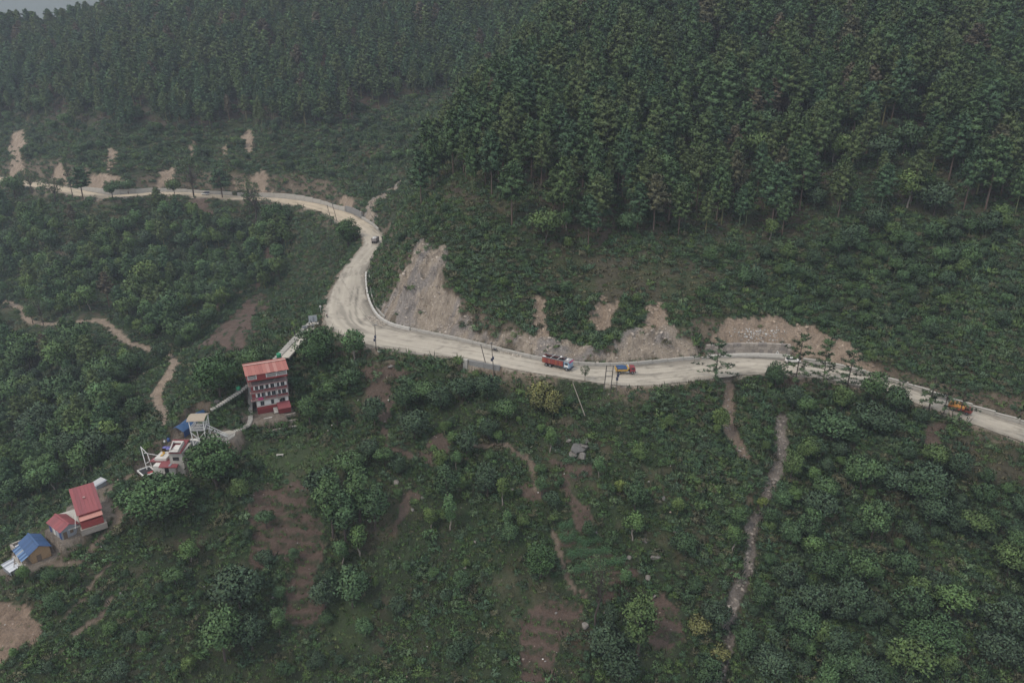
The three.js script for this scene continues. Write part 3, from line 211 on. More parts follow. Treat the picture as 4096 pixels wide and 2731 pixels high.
// a bag of triangles with its own normals and tints
class Bag {
  constructor() { this.p = []; this.n = []; this.c = []; }
  tri(a, b, c, n, t) { if ((b.y - a.y) * (c.z - a.z) * n.x - (b.z - a.z) * (c.y - a.y) * n.x + ((b.z - a.z) * (c.x - a.x) - (b.x - a.x) * (c.z - a.z)) * n.y + ((b.x - a.x) * (c.y - a.y) - (b.y - a.y) * (c.x - a.x)) * n.z < 0) [b, c] = [c, b]; this.p.push(a.x, a.y, a.z, b.x, b.y, b.z, c.x, c.y, c.z); for (let i = 0; i < 3; i++) { this.n.push(n.x, n.y, n.z); this.c.push(t[0], t[1], t[2]); } }
  leaf(at, dir, side, len, wid, n, t) { const a = at, e = at.clone().addScaledVector(dir, len), m = at.clone().addScaledVector(dir, len * 0.5), l = m.clone().addScaledVector(side, wid / 2), r = m.clone().addScaledVector(side, -wid / 2); this.tri(a, l, r, n, t); this.tri(e, r, l, n, t); }
  tube(points, radii, sides, t) {
    const rings = points.map((p, i) => { const d = (points[i + 1] || p).clone().sub(points[i - 1] || p).normalize(), u = Math.abs(d.y) > 0.9 ? V(1, 0, 0) : V(0, 1, 0), a = d.clone().cross(u).normalize(), b = d.clone().cross(a); return Array.from({ length: sides }, (_, k) => { const f = k / sides * Math.PI * 2, o = a.clone().multiplyScalar(Math.cos(f)).addScaledVector(b, Math.sin(f)); return [p.clone().addScaledVector(o, radii[i]), o]; }); });
    for (let i = 0; i < rings.length - 1; i++) for (let k = 0; k < sides; k++) { const A = rings[i][k], B = rings[i][(k + 1) % sides], C = rings[i + 1][k], D = rings[i + 1][(k + 1) % sides]; const n = A[1].clone().add(B[1]).normalize(); this.tri(A[0], B[0], C[0], n, t); this.tri(B[0], D[0], C[0], n, t); }
  }
  geo() { const g = new THREE.BufferGeometry(); g.setAttribute('position', new THREE.Float32BufferAttribute(this.p, 3)); g.setAttribute('normal', new THREE.Float32BufferAttribute(this.n, 3)); g.setAttribute('color', new THREE.Float32BufferAttribute(this.c, 3)); return g; }
}
const onSphere = R => { const z = R() * 2 - 1, a = R() * Math.PI * 2, s = Math.sqrt(1 - z * z); return V(s * Math.cos(a), z, s * Math.sin(a)); };
const WHITE = [1, 1, 1], BARK = [1, 1, 1];
// one clump of leaves round a point
function clump(bag, R, c, r, n, len, wid, centre, tone) {
  for (let i = 0; i < n; i++) {
    const o = onSphere(R); if (o.y < -0.35) o.y *= -0.6; o.normalize();
    const at = c.clone().addScaledVector(o, r * (0.55 + 0.5 * R())), side = onSphere(R), dir = o.clone().multiplyScalar(0.55).add(onSphere(R)).normalize();
    side.cross(dir).normalize(); const nn = o.clone().multiplyScalar(0.9).add(at.clone().sub(centre).normalize().multiplyScalar(0.5)).add(dir.clone().cross(side).multiplyScalar(0.35)).normalize();
    const k = tone * (0.8 + 0.4 * R()); bag.leaf(at, dir, side, len * (0.7 + 0.6 * R()), wid * (0.7 + 0.6 * R()), nn, [k * (0.92 + 0.16 * R()), k, k * (0.85 + 0.3 * R())]);
  }
}
// trees one metre tall and `o.wide` across, scaled evenly when set out
function broadTree(seed, o) {
  const R = rng(seed), wood = new Bag(), crown = new Bag(), W = o.wide, top = o.base + (1 - o.base) * 0.7, mid = V(0, (o.base + 1) / 2, 0), hh = (1 - o.base) / 2;
  const lean = V((R() - 0.5) * 0.1, 0, (R() - 0.5) * 0.1), q = o.trunk ?? 0.022, size = Math.cbrt(W * W * (1 - o.base));
  wood.tube([V(0, -0.12, 0), V(0, o.base * 0.5, 0), V(lean.x, o.base, lean.z), V(lean.x * 2, top, lean.z * 2)], [q * 1.4, q, q * 0.8, q * 0.3], 6, BARK);
  for (let i = 0; i < o.lobes; i++) {
    const d = onSphere(R), f = Math.cbrt(0.2 + 0.8 * R()), rl = o.lobe * size * (0.7 + 0.6 * R()), c = V(d.x * (W / 2 - rl * 0.7) * f, mid.y + d.y * Math.max(0.04, hh - rl * 0.7) * f, d.z * (W / 2 - rl * 0.7) * f), squeeze = o.cone ? 1 - o.cone * clamp((c.y - o.base) / (1 - o.base), 0, 1) : 1; c.x *= squeeze; c.z *= squeeze;
    if (R() < 0.6) { const s = V(lean.x, lerp(o.base * 0.8, c.y, 0.35), lean.z); wood.tube([s, s.clone().lerp(c, 0.55).add(V(0, 0.02, 0)), c], [q * 0.4, q * 0.25, q * 0.1], 4, BARK); }
    clump(crown, R, c, rl, o.leaves, o.leaf * size, o.leaf * size * 0.72, mid, 0.74 + 0.52 * R());
  }
  return { wood: wood.geo(), crown: crown.geo(), wide: W };
}
function pineTree(seed, o = {}) {
  const R = rng(seed), wood = new Bag(), crown = new Bag(), base = o.base ?? 0.34 + 0.12 * R(), W = o.wide ?? 0.46, bend = V((R() - 0.5) * 0.06, 0, (R() - 0.5) * 0.06);
  wood.tube([V(0, -0.06, 0), V(bend.x * 0.3, 0.4, bend.z * 0.3), V(bend.x * 0.7, 0.75, bend.z * 0.7), V(bend.x, 0.97, bend.z)], [0.013, 0.01, 0.006, 0.002], 6, BARK);
  const N = o.limbs ?? 44;
  for (let i = 0; i < N; i++) {
    const f = (i + R() * 0.8) / N, y = lerp(base, 0.985, f), a = i * 2.4 + R() * 0.9, env = f < 0.3 ? 0.55 + 1.5 * f : Math.pow((1.06 - f) / 0.76, 0.7), len = W / 2 * env * (0.62 + 0.5 * R());
    const s = V(bend.x * y, y, bend.z * y), e = s.clone().add(V(Math.cos(a) * len, (0.02 + 0.04 * R()) * (f - 0.2), Math.sin(a) * len));
    wood.tube([s, s.clone().lerp(e, 0.5).add(V(0, -0.006, 0)), e], o.limbs ? [0.006, 0.004, 0.002] : [0.003, 0.002, 0.001], 3, BARK);
    const tone = 0.86 + 0.28 * R();
    for (let k = 0; k < 4; k++) {
      const c = s.clone().lerp(e, 0.3 + 0.24 * k + 0.1 * R()).add(V((R() - 0.5) * 0.03, R() * 0.02, (R() - 0.5) * 0.03)), out = c.clone().sub(V(bend.x, y - 0.1, bend.z)).normalize();
      for (let j = 0; j < (o.needles ?? 21); j++) { const d = onSphere(R); d.y = d.y * 0.7 + 0.3; d.normalize(); const side = onSphere(R).cross(d).normalize(), q = tone * (0.78 + 0.44 * R()), n = d.clone().multiplyScalar(0.6).add(out).normalize(), L = 0.036 + 0.026 * R(), at = c.clone().addScaledVector(d, 0.008); crown.tri(at.clone().addScaledVector(side, 0.0095), at.clone().addScaledVector(side, -0.0095), at.clone().addScaledVector(d, L), n, [q, q, q * (0.8 + 0.4 * R())]); }
    }
  }
  return { wood: wood.geo(), crown: crown.geo(), wide: W };
}
const leafMat = (r, g, b) => { if (r < 0.9) { r *= 0.92; g *= 1.08; b *= 0.92; } const m = new THREE.MeshStandardMaterial({ vertexColors: true, roughness: 0.85, side: THREE.DoubleSide }); m.color.setRGB(r, g, b); return m; };
const plain = (r, g, b, rough = 0.9, o = {}) => { const m = new THREE.MeshStandardMaterial({ roughness: rough, ...o }); m.color.setRGB(r, g, b); return m; };
const barkDark = plain(0.06, 0.047, 0.04), barkPale = plain(0.2, 0.175, 0.15), barkPine = plain(0.1, 0.07, 0.055);
const spec = (shape, mats, bark, ws) => ({ make: (s, wide) => broadTree(s, { ...shape, wide }), ws, mats, bark });
const KIND = {
  broad: spec({ base: 0.26, lobes: 30, lobe: 0.19, leaves: 78, leaf: 0.07 }, [[0.084, 0.13, 0.055], [0.074, 0.118, 0.058], [0.096, 0.132, 0.048]], barkDark, [0.45, 0.7, 0.85, 1]),
  dense: spec({ base: 0.14, lobes: 60, lobe: 0.16, leaves: 80, leaf: 0.052, trunk: 0.03 }, [[0.052, 0.092, 0.036], [0.058, 0.1, 0.038]], barkDark, [0.85, 1.05]),
  dark: spec({ base: 0.16, lobes: 32, lobe: 0.19, leaves: 76, leaf: 0.07 }, [[0.052, 0.08, 0.047], [0.058, 0.084, 0.052], [0.054, 0.088, 0.042]], barkDark, [0.55, 0.8, 1, 1.2]),
  light: spec({ base: 0.22, lobes: 26, lobe: 0.19, leaves: 76, leaf: 0.075, cone: 0.3 }, [[0.1, 0.15, 0.055], [0.09, 0.145, 0.065], [0.115, 0.15, 0.05]], barkPale, [0.45, 0.65, 0.85]),
  yellow: spec({ base: 0.2, lobes: 22, lobe: 0.2, leaves: 70, leaf: 0.08 }, [[0.17, 0.19, 0.055]], barkPale, [0.75]),
  sparse: spec({ base: 0.3, lobes: 60, lobe: 0.09, leaves: 22, leaf: 0.045, trunk: 0.015 }, [[0.062, 0.09, 0.04], [0.07, 0.09, 0.045]], barkDark, [0.35, 0.7, 0.85]),
  layered: { make: (q, wide) => pineTree(q, { base: 0.14, wide, limbs: 24, needles: 15 }), ws: [0.55, 0.75], mats: [[0.062, 0.09, 0.042], [0.055, 0.085, 0.045]], bark: barkDark },
  bamboo: spec({ base: 0.05, lobes: 40, lobe: 0.16, leaves: 40, leaf: 0.09, cone: -0.25, trunk: 0.02 }, [[0.17, 0.15, 0.062]], barkPale, [0.7, 1]),
  pine: { make: s => pineTree(s), ws: [0.46], mats: [[0.07, 0.112, 0.05], [0.082, 0.115, 0.047], [0.06, 0.104, 0.056], [0.096, 0.118, 0.05], [0.105, 0.092, 0.058]], bark: barkPine },
};
let seedNo = 11;
for (const k in KIND) { const q = KIND[k]; q.forms = []; for (const w of q.ws) for (let i = 0; i < (k === 'pine' ? 8 : 2); i++) q.forms.push(q.make(seedNo++, w)); q.leaf = q.mats.map(c => leafMat(...c)); }
function formFor(kind, h, w, r) { const F = KIND[kind].forms; let best = 1e9; for (const f of F) best = Math.min(best, Math.abs(Math.log(f.wide * h / w))); const c = F.map((f, i) => i).filter(i => Math.abs(Math.log(F[i].wide * h / w)) < best + 0.02); return c[Math.floor(r * c.length) % c.length]; }
function plantTree(kind, x, z, h, w, R, name, label, category, group, mi) {
  const q = KIND[kind], f = q.forms[formFor(kind, h, w, R())], t = thing(name, label, category, [x, height(x, z) - 0.1, z], R() * 6.28, group), s = w / f.wide;
  t.scale.set(s, h, s); part('trunk', f.wood, q.bark, t); part('crown', f.crown, q.leaf[mi ?? Math.floor(R() * q.leaf.length)], t); return t;
}
const MIXED = {}; // trunk and crown in one geometry, for the woods that read as a mass
function mixed(kind) { return MIXED[kind] ??= KIND[kind].forms.map(f => { const w = f.wood.clone(), c = w.attributes.color; for (let i = 0; i < c.count; i++) c.setXYZ(i, 1.5, 0.95, 1.1); return mergeGeometries([w, f.crown]); }); }
const massLeaf = leafMat(1, 1, 1);
function mass(name, label, category, lists, geos, mat = massLeaf) { // lists[variant] = [[x, y, z, sx, sy, sz, turn, r, g, b, tilt], ...]
  const g = new THREE.Group(); g.name = name; g.userData = { kind: 'stuff', label, category }; const M = new THREE.Matrix4(), Q = new THREE.Quaternion(), E = new THREE.Euler(), C = new THREE.Color();
  lists.forEach((l, v) => { if (!l.length) return; const m = new THREE.InstancedMesh(geos[v], mat, l.length); m.name = category.replace(/ /g, '_'); m.castShadow = m.receiveShadow = true; l.forEach((a, i) => { M.compose(V(a[0], a[1], a[2]), Q.setFromEuler(E.set(a[10] || 0, a[6], a[11] || 0)), V(a[3], a[4], a[5])); m.setMatrixAt(i, M); m.setColorAt(i, a[7] < a[8] ? C.setRGB(a[7] * 0.92, a[8] * 1.1, a[9] * 0.92) : C.setRGB(a[7], a[8], a[9])); }); g.add(m); });
  scene.add(g); return g;
}
// roughly what the viewpoint and a step to its side can see
const inView = (x, y, z, m = 1.12) => { const dx = x, dy = y - 80, d = -z, c = Math.cos(0.349), s = Math.sin(0.349), f = d * c - dy * s, u = d * s + dy * c; return f > 20 && Math.abs(dx / f) < 0.75 * m + 0.03 && Math.abs(u / f) < 0.5 * m + 0.06; };
const frameSize = (x, z, y, h) => h / Math.hypot(x, y - 80, z);
const insideFrame = (x, y, z) => inView(x, y, z, 0.97);

// -------- surveyed trees that stand out one by one
const TREES = [[-73.3,-147.2,13.2,11.5,"dense"],[-83.8,-138.5,9.6,14.9,"dense"],[-57.3,-186.4,11.6,11,"dense"],[-45.5,-183.8,10.1,6.5,"light"],[-81.4,-173.5,12.1,11.8,"dense"],[-75.5,-183.7,6.1,7.3,"broad"],[-66.5,-143.4,6.1,4.9,"broad"],[-35.5,-135.7,13.9,5.9,"broad"],[-41.5,-133.5,16.5,6.4,"broad"],[-38.3,-132,13.8,5.8,"broad"],[-45.9,-142.1,9.2,7.9,"dark"],[-40.3,-148.2,5.8,8.1,"broad"],[-35.9,-151.7,5.5,5,"dark"],[-31.6,-149,5.5,5,"broad"],[-28.1,-146.4,4.9,4.3,"dark"],[-31.8,-133.8,11.5,6.4,"dark"],[-34.7,-129.7,8.2,4,"light"],[-38.5,-128.4,7,3.4,"light"],[-41.2,-121.3,6.6,5.5,"dark"],[-40.2,-118.8,2.6,3.3,"dark"],[-34.9,-120.5,9.7,7.7,"broad"],[-49.8,-129.8,3.8,2.6,"broad"],[-56.5,-129.3,3.9,4,"dark"],[-58.3,-137.1,4.6,4.4,"broad"],[-59.6,-120.5,10.3,9.3,"dark"],[-60,-111.3,11.9,7.8,"broad"],[-73.4,-129.5,5.6,4.9,"light"],[-74.9,-124.2,4.2,4.4,"broad"],[-96.1,-115.6,5.5,3.7,"broad"],[-79.1,-105.4,3.6,4.5,"dark"],[-66.1,-108.4,3.8,3.1,"light"],[-55,-113.6,8.2,5.8,"dark"],[-50.1,-116.8,6.9,3.2,"broad"],[-7.5,-155.6,4.4,3.2,"light"],[-3.6,-152.1,3.2,3.3,"light"],[9.2,-146,6.6,2.9,"light"],[-1.5,-157.1,6.1,5.8,"broad"],[-14.9,-153.4,3.2,3.3,"light"],[-11.2,-149.3,6.9,5,"dark"],[-13.6,-145.8,5,2.9,"light"],[-5.4,-147.3,2.6,2.6,"broad"],[-2.2,-135.8,7.9,2.9,"light"],[6.6,-141.4,2.8,2.7,"broad"],[6.8,-136.6,5.1,2.9,"broad"],[9,-133.9,4,3.7,"dark"],[-14.1,-131.5,9,3.4,"light"],[-18.6,-132.9,5.2,3.4,"light"],[-1,-130.7,4.2,2.4,"light"],[2.5,-130.2,3.2,3.1,"broad"],[-5.8,-138.4,8.4,5.3,"dark"],[-15.2,-137.8,9.2,5.3,"dark"],[20.5,-140.4,5.6,3.5,"light"],[9.4,-130.5,2.7,2.5,"broad"],[6,-120.3,7.9,6.4,"dense"],[25,-136.5,3.8,2.6,"yellow"],[28,-133.2,6.8,5.1,"dark"],[26.7,-127,6.8,4.7,"light"],[17,-111.5,13.3,4.9,"sparse"],[24.8,-105.4,15.2,5.9,"broad"],[20,-110.7,6.1,2.8,"dark"],[18.5,-105.8,7.4,7.4,"dark"],[21,-102.4,6.7,7.3,"dark"],[37.7,-123.8,5.3,4.9,"dark"],[48.1,-124.4,6.6,3.3,"light"],[41.2,-110.7,5.1,5.6,"dark"],[37.6,-101.2,7,5.3,"dark"],[-36.3,-162.3,7.8,6,"dark"],[-28.9,-166.8,6.8,7.4,"dark"],[-23.7,-169.3,4.9,6.8,"broad"],[-19.2,-164.8,6.4,6,"dark"],[-13.3,-167.2,6.1,7.4,"dark"],[-6.5,-164.8,7.1,6,"dark"],[-50.9,-176.4,5.5,5.7,"broad"],[-45.8,-176.7,6.6,7.1,"dark"],[-55.9,-169.6,8.4,5.5,"broad"],[-47.5,-166.7,7.5,5.4,"dark"],[-25,-156.5,7.9,7.1,"dark"],[7.2,-158.3,7.6,5.8,"bamboo"],[10.3,-156.2,6.5,4.4,"bamboo"],[37.6,-109.4,2.7,4.5,"bamboo"],[41.2,-106.2,2.4,4,"bamboo"],[54.1,-167.2,8.9,10.7,"sparse"],[76.5,-169.4,10.7,10.1,"sparse"],[88.9,-166,9.7,7.3,"sparse"],[99.4,-159.4,5.1,4.5,"sparse"],[104.2,-154.4,10.8,8.1,"sparse"],[106.8,-152.5,8.4,6.8,"sparse"],[108.9,-149.8,7.6,6.7,"sparse"],[118,-137.6,14.2,7.4,"pine"],[83.3,-167.7,9.2,6.7,"sparse"],[70.9,-168.6,7.4,5.4,"dark"],[-249,-400.3,16.6,12.3,"pine"],[-257.4,-404.6,18.8,5,"sparse"],[-190.6,-413.7,18.3,16.5,"sparse"],[-172.9,-412.2,15.5,13.4,"pine"],[-273.2,-411.9,12.5,13.5,"sparse"],[-232,-400.9,8.1,8.7,"broad"],[-233.2,-420.3,8.5,9.1,"broad"],[-146.4,-389.5,20.7,10,"sparse"],[-131.8,-382.1,14.2,14.1,"dense"],[-77.3,-318.9,13.1,11.2,"dense"],[-152.5,-398.6,16.6,11.6,"sparse"],[-203,-416.2,9.9,9,"broad"],[-301.9,-435.4,12,9.4,"sparse"],[-316.7,-440.1,13.5,12.7,"broad"],[-231.7,-313,9.1,5.4,"broad"],[-222.9,-307.6,10.5,7.1,"sparse"],[17.6,-219.9,6.9,4.4,"light"],[17.6,-212.8,4.4,3.2,"light"],[19.1,-164.4,3.6,2.6,"sparse"],[115.2,-252.3,9.6,5.4,"light"],[130.8,-227.3,11.9,7.9,"light"],[86.4,-226.5,7.1,5,"light"],[106.1,-217.7,4.4,4.4,"light"],[132.5,-195.9,6.2,4.4,"broad"],[86.2,-248.4,6,4.5,"light"],[-182.2,-319.9,15.8,12.2,"broad"],[-184.4,-334.8,17.6,14,"light"],[-152.7,-290.8,15.4,12.4,"broad"],[-203.1,-313.9,12.2,9.6,"light"],[-140.2,-254.5,8.1,7,"dark"],[-184.4,-273.4,13.5,11.8,"broad"],[-156.7,-242.1,12.9,11.6,"broad"],[-187.4,-262.7,14.2,11.5,"light"],[-210.4,-275.7,14.9,12,"broad"],[-199.3,-247.9,13.4,12,"broad"],[-169.4,-220.8,13,10.9,"dark"],[-144.5,-204.6,11.1,10.1,"broad"],[-128.5,-194.9,11.5,6.4,"light"],[-122.4,-201.6,8.1,6.6,"dark"],[-171.1,-236.6,13.7,11.5,"broad"],[73.1,-117.5,7,6.3,"broad"],[88.9,-111.4,5.9,8.1,"light"],[81,-103.8,6.7,10.7,"dense"],[71.5,-134.3,5.3,5.7,"broad"],[80.9,-129,6.2,6.1,"dark"],[57.7,-116.7,5.5,5.2,"dark"],[57.1,-107.1,6.1,5.9,"broad"],[65.5,-110,5.7,5.5,"dark"],[82.5,-119.4,5.3,5.8,"dark"],[100.9,-125.2,5.9,6.5,"broad"],[104.1,-118,7.3,6.8,"broad"],[58,-130.5,4.3,4.5,"dark"],[58.1,-134.9,3,2.9,"yellow"],[88,-135.7,4.8,8,"dark"],[79.1,-150,6.7,11.1,"dark"],[89.5,-150.7,5.9,9.9,"dark"],[64.8,-122.5,5,5.4,"light"],[49.4,-101.1,5.4,6.7,"dark"],[64.1,-100.1,4.6,5.7,"broad"],[91.4,-100.6,5.7,7.1,"dark"]];
function whereIs(x, z) {
  const r = nearRoad(x, z);
  if (z < -360) return x < -60 ? 'beside the far stretch of road' : 'high on the forested slope';
  if (x < -95 && z < -175) return z < -250 ? 'in the valley wood under the far road' : 'in the valley wood behind the houses';
  if (x < -60 && z < -165) return z < -200 ? 'on the bank left of the road bend' : 'around the tall red house';
  if (z < -200) return x > 55 ? 'among pines above the stone cage wall' : 'among pines above the earth scars';
  if (r && r.d < r.w + 9) return x > 20 ? 'on the verge of the right hand road' : 'on the verge below the middle road';
  if (x > 62) return z > -118 ? 'at the foot of the right hand thicket' : 'in the thicket right of the stony creek';
  if (x > 36) return 'on the left bank of the stony creek';
  if (x < -72) return z > -130 ? 'on the grass below the small houses' : 'beside the red roofed hill resort';
  if (x < -34) return z > -125 ? 'below the lower brown terraces' : 'beside the upper brown terraces';
  if (x < 0) return z > -125 ? 'on the lower middle slope' : 'on the upper middle slope';
  return z > -125 ? 'between the red soil fields' : 'above the green crop rows';
}
const ABOVE = [[-0.14, 'over the inner gully'], [-0.06, 'above the big cliff'], [0.02, 'above the long cutting'], [0.09, 'above the narrow scar'], [0.17, 'above the middle scar'], [0.24, 'above the broad scar'], [0.32, 'above the left stone cages'], [0.41, 'above the right stone cages'], [0.52, 'right of the stone cages'], [0.63, 'above the orange pickup'], [9, 'near the right edge']];
const above = (x, z) => ABOVE.find(a => x / -z < a[0])[1];
const sizeWord = (h, a, b, c) => h < a ? 'short' : h < b ? 'middling' : h < c ? 'tall' : 'towering';
const crownWord = r => r < 0.62 ? 'narrow' : r < 0.88 ? 'oval' : r < 1.08 ? 'round' : 'spreading';
const LOOKS = { broad: 'mid green tree', dense: 'dense dark tree', dark: 'dark green tree', light: 'light green tree', yellow: 'yellow green tree', sparse: 'thin open tree', layered: 'open tiered tree', bamboo: 'olive brown bamboo clump', pine: 'feathery pine' };
const placeOf = (x, z) => x > -50 && z < -196 ? above(x, z) : whereIs(x, z);
const treeLabel = (k, x, z, h, w) => `${sizeWord(h, 3.5, 6, 9)} ${crownWord(w / h)} ${LOOKS[k]} ${placeOf(x, z)}`;
const taken = []; // x, z, radius of everything set out one by one
{
  const R = rng(77);
  for (const [x, z, h, w, kk] of TREES) { const k = kk === 'sparse' && x > 50 ? 'layered' : kk; taken.push([x, z, w * 0.35]); plantTree(k, x, z, h * (k === 'sparse' || k === 'layered' ? 1.35 : 1.06), w * 1.12, R, k === 'pine' ? 'pine_tree' : k === 'bamboo' ? 'bamboo_clump' : 'broadleaf_tree', treeLabel(k, x, z, h, w), k === 'bamboo' ? 'bamboo' : 'tree', 'trees ' + placeOf(x, z)); }
}
// -------- the woods: every tree set out, the ones that show largest as things of their own
const bareKinds = new Set(['road', 'track', 'path', 'pad', 'field', 'tilth', 'scar', 'slide', 'creek', 'gully', 'rock']);
function scatter(x0, x1, z0, z1, cell, seed, accept) { const R = rng(seed); for (let z = z0; z < z1; z += cell) for (let x = x0; x < x1; x += cell) { const X = x + R() * cell, Z = z + R() * cell, q = R(); accept(X, Z, q, R); } }
const clearOf = (x, z, f = 1) => { for (const t of taken) if ((x - t[0]) ** 2 + (z - t[1]) ** 2 < (t[2] * f) ** 2) return false; return true; };
const WOOD = [];
scatter(-600, 330, -860, -195, 6.1, 5, (x, z, q, R) => {
  const d = pineDepth(x, z); if (d < 0) return; const g = groundAt(x, z); if (bareKinds.has(g.kind) || !inView(x, g.y + 8, z)) return;
  const thin = smooth(0, 30, d) * 0.25 + 0.6 - 0.25 * smooth(0.55, 0.7, fbm(x / 22, z / 22 + 7, 3)); if (q > thin) return;
  const tall = 12 + 10 * R() + 3 * smooth(0, 60, d), k = R() < (x > 40 ? 0.2 : 0.09) ? (R() < 0.6 ? 'broad' : 'dark') : 'pine';
  WOOD.push({ k, x, z, y: g.y, h: k === 'pine' ? tall : tall * 0.55, w: k === 'pine' ? tall * (0.36 + 0.2 * R()) : tall * 0.55, r: R(), s: R() });
});
scatter(-420, -70, -480, -150, 4.2, 6, (x, z, q, R) => {
  const a = inPoly(LAND.valley, x, z), b = inPoly(LAND.valleyLow, x, z); if (!a && !b) return; const g = groundAt(x, z); if (bareKinds.has(g.kind) || !clearOf(x, z) || !inView(x, g.y + 5, z)) return;
  const t = nearTrack(x, z); if (t && t.d < (b ? 13 : 5)) return; if (g.road && g.road.d < g.road.w + (z < -330 ? 15 : 6)) return;
  if (q > (a ? 0.5 : 0.62) - 0.3 * smooth(0.5, 0.65, fbm(x / 18, z / 18 + 3, 3))) return;
  const u = R(), k = u < 0.2 ? 'pine' : u < 0.6 ? 'broad' : u < 0.82 ? 'dark' : 'light', h = k === 'pine' ? 11 + 7 * R() : 6 + 8 * R() * (0.5 + 0.5 * R());
  WOOD.push({ k, x, z, y: g.y, h, w: k === 'pine' ? h * 0.46 : h * (0.6 + 0.35 * R()), r: R(), s: R() });
});
scatter(30, 170, -165, -88, 3.7, 8, (x, z, q, R) => {
  if (!inPoly(LAND.lowRight, x, z)) return; const g = groundAt(x, z); if (bareKinds.has(g.kind) || g.kind === 'dry' || !clearOf(x, z) || !inView(x, g.y + 3, z)) return;
  if (g.road && g.road.d < g.road.w + 5) return; if (q > 0.8 - 0.55 * smooth(0.48, 0.62, fbm(x / 15, z / 15 + 3, 3))) return;
  const u = R(), k = u < 0.36 ? 'broad' : u < 0.94 ? 'dark' : 'light', h = 3 + 7.5 * R() * R(); WOOD.push({ k, x, z, y: g.y, h, w: h * (0.65 + 0.45 * R()), r: R(), s: R() });
});
scatter(-130, 62, -178, -92, 5.2, 9, (x, z, q, R) => { // stray young trees of the open slope
  const g = groundAt(x, z); if (bareKinds.has(g.kind) || !clearOf(x, z, 1.6) || !inView(x, g.y + 3, z)) return; if (g.road && g.road.d < g.road.w + 5) return; if (x < -70 && z < -130) return;
  if (q > 0.55 - 0.45 * smooth(0.46, 0.6, fbm(x / 20 + 8, z / 20, 3))) return; const u = R(), k = u < 0.38 ? 'broad' : u < 0.82 ? 'dark' : 'light', h = 2.2 + 5 * R() * R(); WOOD.push({ k, x, z, y: g.y, h, w: h * (0.65 + 0.3 * R()), r: R(), s: R() });
});
scatter(-130, 175, -262, -176, 4.6, 10, (x, z, q, R) => { // lone leafy trees of the shrub belt above the road
  const g = groundAt(x, z); if (pineDepth(x, z) > -4 || g.kind || !inView(x, g.y + 3, z) || !g.road && z > -200) return; if (g.road && (g.road.d < g.road.w + 9 || g.road.side < 0)) return; if (x < -55 || g.kind === 'dry' || q > lerp(0.25, 0.75, Math.max(smooth(45, 95, x), smooth(-40, -10, pineDepth(x, z)) * 0.5)) * lerp(1, 0.35, smooth(0.5, 0.62, fbm(x / 16, z / 16, 3)))) return;
  const h = 2.6 + 3.5 * R() * R() + 4 * R() * smooth(-45, -8, pineDepth(x, z)) * smooth(30, 80, x); WOOD.push({ k: R() < 0.6 ? 'dark' : 'broad', x, z, y: g.y, h, w: h * 0.9, r: R(), s: R() });
});
scatter(-420, -60, -560, -345, 5.5, 12, (x, z, q, R) => { // tall scrub between the far road and the pines
  const pd = pineDepth(x, z); if (pd > 2 || pd < -75 || q > 0.42) return; const g = groundAt(x, z); if (g.kind || !inView(x, g.y + 2, z)) return; if (g.road ? g.road.side < 0 || g.road.d < g.road.w + 10 : natural(x, z) < 26) return;
  const h = 3 + 5 * R() * R(); WOOD.push({ k: R() < 0.45 ? 'dark' : 'broad', x, z, y: g.y, h, w: h * (0.8 + 0.3 * R()), r: R(), s: R() });
});
const SHADES = ['dull green', 'olive green', 'blue green', 'yellowish green', 'rusty brown'];
